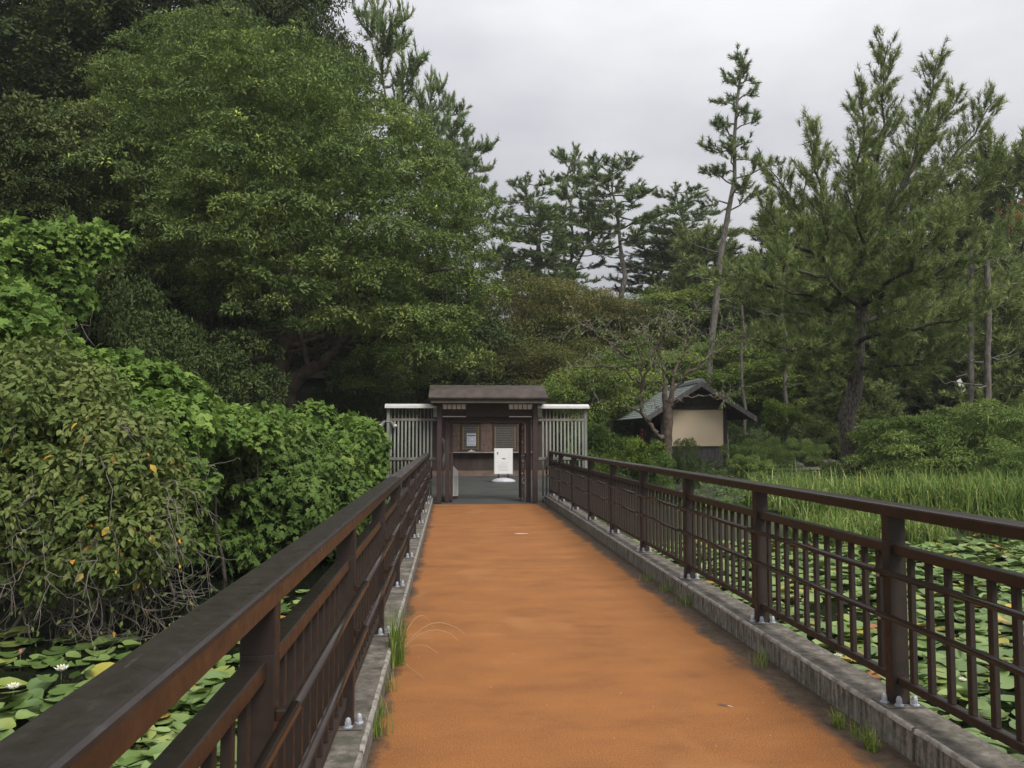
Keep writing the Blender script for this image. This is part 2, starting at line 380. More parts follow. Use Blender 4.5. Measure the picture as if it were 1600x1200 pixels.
# ------------------------------------------------------------------ railings
def brownpaint(name, c, rough, grey=0.0, gl=0.55, gh=0.7, gsc=5, spec=0.5, greycol=(0.22, 0.215, 0.20)):
    m, n, l, b = newmat(name); tc = n.new('ShaderNodeTexCoord'); o = tc.outputs['Object']
    c1 = ramp(n, l, noise(n, l, o, 7, 6, 0.6), [(0.3, tuple(v * 0.75 for v in c)), (0.7, tuple(v * 1.25 for v in c))])
    gm = n.new('ShaderNodeNewGeometry'); sn = n.new('ShaderNodeSeparateXYZ'); l.new(gm.outputs['Normal'], sn.inputs[0])
    up = math_(n, l, 'GREATER_THAN', sn.outputs['Z'], 0.6)
    if grey:
        f = ramp(n, l, noise(n, l, o, gsc, 8, 0.7, (6, 1.2, 1)), [(gl, 0.0), (gh, grey)])
        c1 = mixc(n, l, math_(n, l, 'MULTIPLY', up, f), c1, greycol)
    # dust on tops; railing tops grimed, browner side colour imitates orange deck bounce
    c1 = mixc(n, l, math_(n, l, 'MULTIPLY', up, 0.75), c1, (0.017, 0.0145, 0.013)) if rough < 0.6 and name.startswith('railing') else c1
    dust = math_(n, l, 'MULTIPLY', up, ramp(n, l, noise(n, l, o, 3, 7, 0.7), [(0.45, 0.0), (0.8, 0.16)]))
    c1 = mixc(n, l, dust, c1, (0.09, 0.085, 0.075))
    l.new(c1, b.inputs['Base Color']); b.inputs['Specular IOR Level'].default_value = spec
    l.new(ramp(n, l, noise(n, l, o, 20, 6, 0.7), [(0.3, rough * 0.8), (0.7, min(1, rough * 1.5))]), b.inputs['Roughness'])
    bp = n.new('ShaderNodeBump'); bp.inputs['Strength'].default_value = 0.05; bp.inputs['Distance'].default_value = 0.001
    l.new(noise(n, l, o, 90, 4, 0.6), bp.inputs['Height']); l.new(bp.outputs[0], b.inputs['Normal'])
    return m
BR = (0.034, 0.0195, 0.0135)
M_rail = brownpaint('railing_brown', BR, 0.30, 0.55, 0.60, 0.70, 7, spec=0.4)
M_railw = brownpaint('railing_brown_worn', BR, 0.55, 0.85, 0.47, 0.60, 4)
M_post = brownpaint('post_brown', (0.024, 0.0155, 0.012), 0.45)
M_bal = brownpaint('baluster_brown', (0.024, 0.0155, 0.012), 0.5)
M_tube = mat('tube_brown', (0.024, 0.017, 0.014), 0.25, (0.032, 0.023, 0.018), scale=6)
M_galv = mat('galvanised_bolt', (0.34, 0.37, 0.42), 0.5, (0.52, 0.55, 0.6), scale=60, metal=0.35)
PLATE = mat('base_plate_brown', (0.07, 0.055, 0.045), 0.6, (0.12, 0.11, 0.10), scale=20)
POST_Y = [0.5 + 2 * i for i in range(10)] + [20.3]
def bolt_me():
    m = MB(); prof = [(0.024, 0), (0.024, 0.006), (0.015, 0.007), (0.015, 0.034), (0.0125, 0.044), (0.006, 0.050), (0.0005, 0.052)]
    k = 12; V = [(r * math.cos(t * 2 * PI / k), r * math.sin(t * 2 * PI / k), z) for r, z in prof for t in range(k)]
    F = [(i * k + j, i * k + (j + 1) % k, (i + 1) * k + (j + 1) % k, (i + 1) * k + j) for i in range(len(prof) - 1) for j in range(k)]
    m.add(V, F)
    m.box(-0.002, 0.002, -0.0165, 0.0165, 0.012, 0.030); m.box(-0.0165, 0.0165, -0.002, 0.002, 0.012, 0.030)
    return m.me('anchor_bolt', M_galv, False)
ME_bolt = bolt_me()
ME_post = MB().box(-0.05, 0.05, -0.0375, 0.0375, 0.0, 0.884, bev=0.004).me('post', M_post)
ME_plate = MB().box(-0.105, 0.095, -0.085, 0.085, 0.0, 0.009, bev=0.002).me('base_plate', PLATE)
ME_bal = MB().box(-0.014, 0.014, -0.019, 0.019, 0.157, 0.822, bev=0.003).me('baluster', M_bal)
ME_brk = MB().box(-0.012, 0.012, -0.02, 0.02, -0.036, -0.004, bev=0.002).me('tube_bracket', M_rail)
ME_cap = MB().box(-0.006, 0.006, -0.012, 0.012, -0.012, 0.012, bev=0.003).me('bracket_bolt', M_galv)

def railing(sgn, inner, label):
    """sgn -1 left, +1 right; inner = X of the face towards the deck"""
    K = 0.128 if sgn < 0 else 0.168
    root = empty('bridge_railing', (inner, 10, K), 0, label, 'railing')
    def X(u): return sgn * u                          # u metres outward of the inner face
    xc = X(0.05)
    for i, y in enumerate(POST_Y):
        p = link('post', ME_post, root, (xc, y - 10, 0.009))
        up = MB().box(-0.05, 0.05, -0.0375, 0.0375, 0.880, 1.036, bev=0.003)   # post head carrying the handrail
        link('post_head', up.me('post_head', M_post), p)
        pl = link('base_plate', ME_plate, p, (0, 0, -0.009))
        if sgn > 0: pl.rotation_euler = (0, 0, 0)
        else: pl.rotation_euler = (0, 0, PI)
        for (bx, by) in ((-0.078, 0.0), (-0.028, -0.062), (0.062, -0.062), (0.0, 0.064)):
            link('anchor_bolt', ME_bolt, p, (bx * (1 if sgn > 0 else -1), by, 0.0005), rot=(0, 0, random.random()))
    for i in range(len(POST_Y) - 1):
        a, b = POST_Y[i] - 10, POST_Y[i + 1] - 10
        worn = i >= (5 if sgn > 0 else 4)
        mt = M_railw if worn else M_rail
        # handrail length between joints (joint above each post), rounded inner edge
        prof = [(-0.003, 1.035), (-0.003, 1.085), (0.001, 1.093), (0.009, 1.0985), (0.02, 1.1), (0.115, 1.1), (0.126, 1.095), (0.131, 1.085), (0.131, 1.035)]
        y0, y1 = a + 0.0385, b + 0.0345
        if i == 0: y0 = a - 1.6
        V = [(X(u), yy, z) for yy in (y0, y1) for u, z in prof]; n = len(prof)
        F = [(j, (j + 1) % n, n + (j + 1) % n, n + j) for j in range(n)] + [tuple(range(n)), tuple(range(2 * n - 1, n - 1, -1))]
        if sgn > 0: F = [f[::-1] for f in F]
        MB().add(V, F).ob('handrail', mt, root)
        MB().box(*sorted((X(0.022), X(0.087))), a + 0.0385, b - 0.0385, 0.822, 0.877, bev=0.004).ob('middle_rail', mt, root)
        MB().box(*sorted((X(0.03), X(0.075))), a + 0.0385, b - 0.0385, 0.112, 0.157, bev=0.004).ob('bottom_rail', M_bal, root)
        nb = 11 if i < len(POST_Y) - 2 else 10
        for q in range(nb):
            link('baluster', ME_bal, root, (X(0.052), a + (b - a) * (q + 1) / (nb + 1), 0))
        for z in (0.735, 0.50):
            MB().tube([(X(-0.055), a + (0.0 if i else -1.6), z), (X(-0.055), b - 0.004, z)], 0.018, 12).ob('tube_rail', M_tube, root, True)
    for y in POST_Y:
        for z in (0.735, 0.50):
            link('tube_bracket', ME_brk, root, (X(-0.02), y - 10, z - 0.002), scale=(1.6, 1, 1))
            link('bracket_bolt', ME_cap, root, (X(-0.044), y - 10, z - 0.026))
    # end loop of the tubes by the gate
    z = [(X(-0.055), 10.3, 0.735), (X(-0.055), 10.36, 0.72), (X(-0.055), 10.38, 0.68), (X(-0.055), 10.38, 0.56), (X(-0.055), 10.36, 0.515), (X(-0.055), 10.3, 0.50)]
    MB().tube(z, 0.018, 10).ob('end_loop', M_tube, root, True)
    return root
railing(-1, -0.500, 'dark brown metal bridge railing along the left side, beside the leafy thicket')
railing(1, 2.430, 'dark brown metal bridge railing along the right side, in front of the reeds')

#@@SECTION2
# ------------------------------------------------------------------ entrance gate
M_gate = brownpaint('gate_brown', (0.034, 0.018, 0.0145), 0.5)
M_gated = mat('gate_dark_board', (0.022, 0.014, 0.011), 0.7, (0.034, 0.022, 0.017), scale=6, stretch=(1, 1, 8), bump=0.15)
M_fascia = mat('gate_fascia', (0.045, 0.038, 0.030), 0.6, (0.075, 0.065, 0.05), scale=5)
M_rust = mat('gate_roof_brown_sheet', (0.030, 0.021, 0.016), 0.7, (0.070, 0.050, 0.037), scale=5, detail=7, bump=0.2, lo=0.4, hi=0.75)
M_pane = mat('pale_pane', (0.74, 0.80, 0.76), 0.25, (0.84, 0.86, 0.84), scale=12)  # transom panes: light coming from behind is put into the pale colour
M_green = mat('pale_green_sheet', (0.36, 0.46, 0.40), 0.4, (0.5, 0.55, 0.5), scale=10)
M_white = mat('white_paint', (0.58, 0.58, 0.56), 0.5, (0.45, 0.45, 0.43), scale=6, lo=0.45, hi=0.8)
M_grey = mat('grey_fence_paint', (0.19, 0.20, 0.18), 0.6, (0.13, 0.13, 0.105), scale=9, detail=7, stretch=(1, 1, 0.3), lo=0.4, hi=0.75)
M_greyr = mat('grey_fence_weathered', (0.17, 0.17, 0.15), 0.7, (0.11, 0.08, 0.062), scale=7, detail=7, lo=0.4, hi=0.7)
M_peel = mat('peeling_paint', (0.05, 0.027, 0.021), 0.7, (0.34, 0.31, 0.28), scale=16, detail=6, lo=0.6, hi=0.66)
GY = 20.2
def gx(px, Y=GY): return float(PY(px, 640, Y)[0])
def gzz(py, Y=GY, px=760): return float(PY(px, py, Y)[2])
gate = empty('entrance_gate', (gx(761), GY, 0), 0, 'dark brown roofed gateway at the far end of the orange bridge deck', 'gate')
def part(mb, name, m, root, smooth=False):
    L = root.location; pl = root.parent
    off = Vector(L) + (Vector(pl.location) if pl else Vector((0, 0, 0)))
    mb.v = [(a - off.x, b - off.y, c - off.z) for a, b, c in mb.v]
    return mb.ob(name, m, root, smooth)
zb = gzz(630)
for (a, b) in ((683, 690.5), (832, 839.5)):
    part(MB().box(gx(a), gx(b), GY - 0.06, GY + 0.06, 0.002, zb, bev=0.006), 'post', M_gate, gate)
# inner frame
Y2 = GY + 0.30
for (a, b) in ((696, 703), (822, 829)):
    part(MB().box(gx(a, Y2), gx(b, Y2), Y2 - 0.05, Y2 + 0.05, 0.002, gzz(659.3, Y2), bev=0.005), 'door_frame_post', M_gate, gate)
part(MB().box(gx(696, Y2), gx(829, Y2), Y2 - 0.052, Y2 + 0.052, gzz(659, Y2), gzz(652, Y2), bev=0.005), 'door_frame_beam', M_gate, gate)
# sliding leaf edges seen end on
part(MB().box(gx(704, Y2), gx(708, Y2), Y2 + 0.07, Y2 + 0.9, 0.03, gzz(660.5, Y2), bev=0.004), 'sliding_leaf', M_gate, gate)
part(MB().box(gx(815, Y2), gx(820, Y2), Y2 + 0.07, Y2 + 0.9, 0.06, gzz(660.5, Y2), bev=0.004), 'sliding_leaf', M_peel, gate)
Yt = GY + 0.02
# transom: dark boards, central name board, pane rows either side
part(MB().box(gx(690.7), gx(831.8), Yt + 0.01, Yt + 0.05, gzz(650), gzz(640.8)), 'transom_board', M_gated, gate)
part(MB().box(gx(728.5), gx(795), Yt - 0.035, Yt + 0.006, gzz(650.5), gzz(630), bev=0.004), 'name_board', M_gated, gate)
M_ink = mat('faded_lettering', (0.035, 0.032, 0.026), 0.7)
nbx = MB()
for i in range(5):
    cx, cz, yy = gx(744 + 8 * i), gzz(641), Yt - 0.037
    for (dx, dz, ww, hh) in ((0, 0.028, 0.07, 0.006), (0, 0.0, 0.055, 0.006), (0, -0.03, 0.075, 0.006), (-0.02, 0, 0.006, 0.06), (0.02, -0.01, 0.006, 0.045)):
        nbx.box(cx + dx - ww / 2, cx + dx + ww / 2, yy - 0.001, yy + 0.0015, cz + dz - hh / 2, cz + dz + hh / 2)
part(nbx, 'faded_lettering', M_ink, gate)
for (a, b, n) in ((691.5, 728, 5), (795.5, 831, 5)):
    e = np.linspace(a, b, n + 1)
    for i in range(n):
        part(MB().box(gx(e[i]) + 0.009, gx(e[i + 1]) - 0.009, Yt + 0.012, Yt + 0.02, gzz(639.3), gzz(632.2)), 'pane', M_pane, gate)
        if i: part(MB().box(gx(e[i]) - 0.007, gx(e[i]) + 0.007, Yt, Yt + 0.03, gzz(640.7), gzz(630.2)), 'glazing_bar', M_gate, gate)
    part(MB().box(gx(a), gx(b), Yt - 0.01, Yt + 0.05, gzz(651.6), gzz(650.2)), 'white_sill', M_white, gate)
# roof: low two-sided slab with fascia
xl, xr = gx(669.5, GY - 0.5), gx(857, GY - 0.5)
prof = [(-0.52, gzz(622.5, GY - .5)), (-0.52, gzz(620.5, GY - .5)), (-0.40, gzz(609.5, GY - .4)), (0.0, gzz(608.3, GY) + 0.10), (0.40, gzz(609.5, GY - .4)), (0.52, gzz(620.5, GY - .5)), (0.52, gzz(622.5, GY - .5))]
V = [(xl, GY + y, z) for y, z in prof] + [(xr, GY + y, z) for y, z in prof]; n = len(prof)
for i in (2, 3, 4): V[i] = (xl + 0.02, V[i][1], V[i][2]); V[n + i] = (xr - 0.07, V[n + i][1], V[n + i][2])
F = [(i, (i + 1) % n, n + (i + 1) % n, n + i) for i in range(n)] + [tuple(range(n))[::-1], tuple(range(n, 2 * n))]
part(MB().add(V, F), 'roof', M_rust, gate)
part(MB().box(xl + 0.02, xr - 0.03, GY - 0.49, GY + 0.49, gzz(624.4, GY - .5), gzz(622.6, GY - .5)), 'eave_board', M_rust, gate)
part(MB().box(xl + 0.05, xr - 0.06, GY - 0.45, GY + 0.45, gzz(629.5, GY - .5), gzz(624.5, GY - .5)), 'fascia', M_fascia, gate)
part(MB().box(gx(691), gx(832), GY - 0.05, GY + 0.05, gzz(630.0) + 0.003, gzz(629.0)), 'head_beam', M_gate, gate)

# ------------------------------------------------------------------ grey side fences
def side_fence(a, b, inner_px, label, side):
    Y = GY + 0.28
    root = empty('side_fence', ((gx(a, Y) + gx(b, Y)) / 2, Y, 0), 0, label, 'fence')
    X0, X1 = gx(min(a, b), Y), gx(max(a, b), Y)
    z_rail, z_mid, z_low, z_cap = gzz(656, Y), gzz(716.5, Y), gzz(778, Y), gzz(636, Y)
    h = 0.03
    nb = 12
    for i in range(nb):
        x = X0 + 0.06 + (X1 - X0 - 0.12) * (i + 0.5) / nb
        part(MB().tube([(x, Y, z_low - 0.35), (x, Y, z_rail - h)], 0.024, 8), 'bar', M_grey, root, True)
        part(MB().box(x - 0.012, x + 0.012, Y + 0.02, Y + 0.04, z_rail + h, z_cap - 0.02), 'short_bar', M_greyr, root)
    part(MB().box(X0 - 0.01, X1 + 0.01, Y - 0.03, Y + 0.03, z_rail - h, z_rail + h, bev=0.004), 'top_rail', M_greyr, root)
    part(MB().box(X0 - 0.01, X1 + 0.01, Y - 0.045, Y - 0.025, z_mid - 0.035, z_mid + 0.035, bev=0.004), 'middle_rail', M_greyr, root)
    part(MB().box(X0 - 0.01, X1 + 0.01, Y - 0.045, Y - 0.025, z_low - 0.04, z_low + 0.04, bev=0.004), 'bottom_rail', M_greyr, root)
    ox = X0 if side < 0 else X1 - 0.075
    part(MB().box(ox, ox + 0.075, Y - 0.035, Y + 0.035, -0.75, z_cap - 0.02, bev=0.005), 'end_post', M_grey, root)
    # sloped weather cap
    V = []
    for x in (X0 - 0.04, X1 + 0.04):
        V += [(x, Y - 0.16, z_cap - 0.035), (x, Y - 0.16, z_cap + 0.02), (x, Y + 0.02, z_cap + 0.075), (x, Y + 0.30, z_cap + 0.05), (x, Y + 0.30, z_cap - 0.02)]
    F = [(i, (i + 1) % 5, 5 + (i + 1) % 5, 5 + i) for i in range(5)] + [(4, 3, 2, 1, 0), (5, 6, 7, 8, 9)]
    part(MB().add(V, F), 'cap', M_white, root)
    return root
fL = side_fence(604.5, 681, 681, 'grey metal bar fence with white cap, left of the gateway', -1)
fR = side_fence(841.5, 917, 841, 'grey metal bar fence with white cap, right of the gateway', 1)
for (root, a, b) in ((fL, 677, 683), (fR, 840.5, 847)):
    Y = GY + 0.4
    x0, x1 = sorted((gx(a, Y), gx(b, Y)))
    V = [(x0, Y, gzz(652, Y)), (x1, Y, gzz(652, Y)), (x1, Y, gzz(632, Y)), (x0, Y, gzz(632, Y)), (x0, Y + .03, gzz(652, Y)), (x1, Y + .03, gzz(652, Y)), (x1, Y + .03, gzz(632, Y)), (x0, Y + .03, gzz(632, Y))]
    part(MB().add(V, [(0, 1, 2, 3), (7, 6, 5, 4), (0, 4, 5, 1), (1, 5, 6, 2), (2, 6, 7, 3), (3, 7, 4, 0)]), 'green_side_sheet', M_green, root)

# floodlights on the left fence end
def floodlights():
    p = P(603.5, 661, 20.35)
    r = empty('floodlight_pair', tuple(p), 0, 'pair of small grey floodlights on the outer post of the left fence', 'floodlight')
    M_l = mat('lamp_grey', (0.17, 0.17, 0.165), 0.4, (0.24, 0.24, 0.23), scale=20, metal=0.2)
    MB().tube([(0, 0.03, 0.02), (0, -0.1, 0.03)], 0.025, 10).ob('mount', M_l, r, True)
    MB().tube([(-0.06, -0.1, 0.03), (0.14, -0.1, 0.03)], 0.014, 8).ob('bracket_arm', M_l, r, True)
    for (sx, d) in ((-0.05, (-0.35, -0.75, -0.55)), (0.12, (0.55, -0.6, -0.55))):
        d = Vector(d).normalized(); b = Vector((sx, -0.1, 0.03)); pts = [b + d * t for t in (-0.05, 0.0, 0.06, 0.12, 0.18, 0.2)]
        MB().tube([tuple(q) for q in pts], [0.015, 0.032, 0.037, 0.047, 0.06, 0.062], 14).ob('lamp_head', M_l, r, True)
        MB().tube([tuple(b + d * 0.201), tuple(b + d * 0.207)], [0.055, 0.054], 14).ob('lens', M_pane, r, True)
floodlights()

# white boards beside the gate
def white_board():
    Y = 21.6
    r = empty('folded_sign_board', (gx(708, Y), Y, 0), 0, 'white folding board standing edge-on just inside the left gate post', 'board')
    x = gx(709.5, Y) - r.location.x; x2 = gx(716.5, Y) - r.location.x; zt = gzz(729, Y)
    V = [(x - 0.02, 0.0, 0.08), (x2, 0.12, 0.08), (x2, 0.12, 0.72), (x - 0.02, 0.0, zt), (x - 0.02, 0.55, 0.08), (x2 - .02, 0.6, 0.08), (x2 - .02, 0.6, 0.72), (x - 0.02, 0.55, zt)]
    MB().add(V, [(0, 1, 2, 3), (7, 6, 5, 4), (1, 5, 6, 2), (2, 6, 7, 3), (3, 7, 4, 0), (0, 4, 5, 1)]).ob('panel', M_white, r)
    for q in (0.25, 0.5, 0.75):
        MB().box(x + (x2 - x) * q - 0.004, x + (x2 - x) * q + 0.004, 0.12 * q - 0.012, 0.12 * q - 0.004, 0.1, 0.6).ob('rib', M_greyr, r)
    MB().box(x - 0.01, x2 - 0.02, 0.05, 0.55, 0.0, 0.078).ob('foot', M_gated, r)
    Y = 21.0
    r2 = empty('white_banner', (gx(692.5, Y), Y, 0), 0, 'narrow white cloth banner hanging behind the left gate post', 'banner')
    zz = [gzz(v, Y, 692) for v in (684, 690, 700, 707, 715, 722, 735)]
    cx = [gx(v, Y) - r2.location.x for v in (692, 694, 696, 696, 694.5, 694, 692)]
    wd = [0.01, 0.06, 0.045, 0.03, 0.05, 0.06, 0.02]
    V = []; 
    for i in range(7): V += [(cx[i] - wd[i], 0.0, zz[i]), (cx[i], 0.03, zz[i]), (cx[i] + wd[i], 0.0, zz[i]), (cx[i], -0.03, zz[i])]
    F = [(4 * i + j, 4 * i + (j + 1) % 4, 4 * i + 4 + (j + 1) % 4, 4 * i + 4 + j) for i in range(6) for j in range(4)] + [(3, 2, 1, 0), (24, 25, 26, 27)]
    MB().add(V, F).ob('cloth', M_white, r2, True)
    MB().tube([(0.0, 0.05, 0.0), (0.0, 0.05, zz[0])], 0.012, 8).ob('pole', M_grey, r2, True)
white_board()

# ------------------------------------------------------------------ notice board on water base
def notice_board():
    D = 29.2
    c = P(786.5, 752, D); r = empty('notice_board', (c[0], c[1], 0), 0, 'white notice board on a low grey water base, in the middle of the gateway', 'notice board')
    s = D / FPX
    zt, zb_ = 1.65 + (680.3 - 700.5) * s, 1.65 + (680.3 - 741) * s
    w2 = 14.8 * s
    MB().box(-w2, w2, -0.03, 0.03, zb_, zt, bev=0.012).ob('frame', mat('board_frame', (0.62, 0.63, 0.63), 0.35), r)
    face = MB().box(-w2 + 0.03, w2 - 0.03, -0.034, -0.031, zb_ + 0.03, zt - 0.03).ob('sheet', mat('white_sheet', (0.80, 0.80, 0.79), 0.45), r)
    dk = mat('black_print', (0.03, 0.03, 0.035), 0.6); lg = mat('pale_print', (0.40, 0.41, 0.43), 0.6)
    m = MB(); H = zt - zb_
    def mk(m_, u, v, ww, hh): m_.box(-w2 + u * 2 * w2 - ww / 2, -w2 + u * 2 * w2 + ww / 2, -0.0365, -0.0345, zb_ + v * H - hh / 2, zb_ + v * H + hh / 2)
    for (u, v, ww, hh) in ((0.19, 0.84, 0.035, 0.02), (0.17, 0.82, 0.015, 0.07), (0.215, 0.82, 0.015, 0.07), (0.19, 0.80, 0.05, 0.014), (0.19, 0.77, 0.03, 0.02)): mk(m, u, v, ww, hh)
    for i in range(4): mk(m, 0.44 + i * 0.05, 0.60, 0.022, 0.034 + 0.01 * (i % 2)); mk(m, 0.455 + i * 0.05, 0.605, 0.026, 0.008)
    m.ob('printed_mark', dk, r)
    m = MB()
    for j, (u, v, ww) in enumerate([(0.84, 0.86, 0.03), (0.84, 0.80, 0.02), (0.86, 0.72, 0.03), (0.80, 0.66, 0.06), (0.84, 0.60, 0.02), (0.2, 0.46, 0.06), (0.5, 0.44, 0.2), (0.72, 0.46, 0.05), (0.45, 0.36, 0.32), (0.47, 0.30, 0.36), (0.45, 0.25, 0.34), (0.5, 0.20, 0.38), (0.5, 0.15, 0.3)]):
        mk(m, u, v, ww, 0.009)
    m.ob('fine_print', lg, r)
    for sx in (-0.17, 0.17): MB().tube([(sx, 0, 0.10), (sx, 0, zb_ + 0.02)], 0.035, 8).ob('foot_clamp', mat('black_rubber', (0.02, 0.02, 0.02), 0.6) if sx < 0 else bpy.data.materials['black_rubber'], r, True)
    # low oval water tank
    V = []; k = 24; rings = [(1.0, 0.01), (1.02, 0.05), (0.9, 0.085), (0.6, 0.13), (0.25, 0.155), (0.02, 0.16)]
    for (f, z) in rings:
        for t in range(k):
            a = t * 2 * PI / k; V.append((0.42 * f * math.cos(a), 0.24 * f * math.sin(a), z))
    F = [(i * k + j, i * k + (j + 1) % k, (i + 1) * k + (j + 1) % k, (i + 1) * k + j) for i in range(len(rings) - 1) for j in range(k)]
    MB().add(V, F).ob('water_base', mat('grey_plastic', (0.40, 0.42, 0.46), 0.4, (0.5, 0.52, 0.55), scale=5), r, True)
notice_board()

# ------------------------------------------------------------------ ticket booth
def booth():
    Y = 33.8
    X = lambda px: gx(px, Y)
    Z = lambda py: gzz(py, Y, 775)
    r = empty('ticket_booth', (X(770), Y, 0), 0, 'dark wooden ticket booth with two shuttered windows seen through the gateway', 'ticket booth')
    M_wall = mat('booth_dark_wood', (0.030, 0.018, 0.014), 0.75, (0.055, 0.034, 0.026), scale=5, stretch=(1, 1, 0.2), bump=0.2)
    M_brick = mat('booth_weathered_wall', (0.075, 0.048, 0.036), 0.85, (0.13, 0.085, 0.065), scale=9, detail=8, bump=0.5)
    M_fr = mat('window_frame_brown', (0.05, 0.028, 0.020), 0.6); M_br = mat('brass_track', (0.22, 0.15, 0.045), 0.45)
    M_sh = mat('shutter_slat', (0.085, 0.082, 0.072), 0.5, (0.12, 0.115, 0.10), scale=10)
    M_shelf = mat('counter_board', (0.20, 0.16, 0.14), 0.6, (0.30, 0.25, 0.22), scale=6)
    xa, xb = X(655), X(862)
    part(MB().box(xa, xb, Y + 0.02, Y + 3.0, 0.0, Z(636)), 'wall', M_wall, r)
    for (a, b) in ((707, 719), (751, 769), (808, 822)):
        part(MB().box(X(a), X(b), Y - 0.01, Y + 0.018, Z(704.5), Z(662)), 'wall_panel', M_brick, r)
    part(MB().box(xa, xb, Y - 0.05, Y + 0.018, Z(660), Z(655)), 'head_beam', M_fr, r)
    part(MB().box(X(700), X(832), Y - 0.28, Y + 0.018, Z(707.4), Z(705.6)), 'counter', M_shelf, r)
    part(MB().box(xa, xb, Y - 0.02, Y + 0.018, Z(734.5), Z(708)), 'lower_wall', M_wall, r)
    part(MB().box(xa, xb, Y - 0.12, Y + 0.018, -0.02, Z(735)), 'plinth', mat('brown_plinth', (0.12, 0.085, 0.07), 0.9, (0.2, 0.13, 0.1), scale=4), r)
    for (a, b) in ((721, 750), (771, 807.5)):
        w_ = part(MB().box(X(a), X(b), Y - 0.025, Y + 0.017, Z(704.6), Z(702.6)).box(X(a), X(b), Y - 0.025, Y + 0.017, Z(666.4), Z(663.5))
                  .box(X(a), X(a) + 0.05, Y - 0.025, Y + 0.017, Z(702.6), Z(666.4)).box(X(b) - 0.05, X(b), Y - 0.025, Y + 0.017, Z(702.6), Z(666.4)), 'window', M_fr, r)
        L = r.location
        for xx in (X(a) + 0.055, X(b) - 0.085):
            mb = MB().box(xx - L.x, xx + 0.03 - L.x, -0.03, 0.012, Z(702.5), Z(666.5)); mb.ob('brass_track', M_br, w_)
        zs = np.linspace(Z(702.4), Z(666.6), 14)
        for i in range(13):
            mb = MB().box(X(a) + 0.087 - L.x, X(b) - 0.088 - L.x, -0.012, 0.010, zs[i] + 0.012, zs[i + 1] - 0.012, bev=0.003); mb.ob('shutter_slat', M_sh, w_)
        MB().box(X(a) + 0.087 - L.x, X(b) - 0.088 - L.x, 0.0105, 0.016, Z(702.4), Z(666.6)).ob('shutter_back', M_gated, w_)
    # wooden roof above
    V = []; 
    for x in (xa - 0.25, xb + 0.25): V += [(x, Y - 0.55, Z(647) + 0.2), (x, Y - 0.55, Z(645) + 0.26), (x, Y + 1.5, Z(645) + 0.62), (x, Y + 3.5, Z(645) + 0.26), (x, Y + 3.5, Z(647) + 0.2), (x, Y + 1.5, Z(645) + 0.5)]
    F = [(i, (i + 1) % 6, 6 + (i + 1) % 6, 6 + i) for i in range(6)] + [(5, 4, 3, 2, 1, 0), (6, 7, 8, 9, 10, 11)]
    part(MB().add(V, F), 'roof', M_fascia, r)
    # poster
    p = empty('price_poster', (X(736.5), Y - 0.035, Z(687)), 0, 'small price poster with blue heading taped to the left shutter', 'poster')
    MB().box(-0.185, 0.185, -0.006, 0.004, -0.25, 0.25).ob('sheet', mat('poster_paper', (0.50, 0.51, 0.56), 0.5), p)
    MB().box(-0.165, 0.165, -0.009, -0.0065, 0.135, 0.205).ob('heading', mat('poster_blue', (0.07, 0.12, 0.28), 0.5), p)
    m = MB()
    for rr, z in enumerate((0.08, 0.03, -0.03, -0.08, -0.15, -0.20)):
        for q in range(4):
            if rr in (1,) and q == 2: continue
            m.box(-0.15 + q * 0.08, -0.15 + q * 0.08 + (0.05 if rr % 2 else 0.03), -0.009, -0.0065, z - 0.013, z + 0.013)
    m.ob('printed_lines', mat('poster_print', (0.10, 0.12, 0.18), 0.5), p)
    # small pale object on the counter
    q = empty('coin_tray', (X(737), Y - 0.14, Z(705.5)), 0, 'small white tray lying on the booth counter below the poster', 'tray')
    MB().box(-0.13, 0.13, -0.08, 0.08, 0.0, 0.03, bev=0.008).box(-0.05, 0.03, -0.03, 0.03, 0.03, 0.07, bev=0.005).ob('tray_body', M_white, q)
booth()

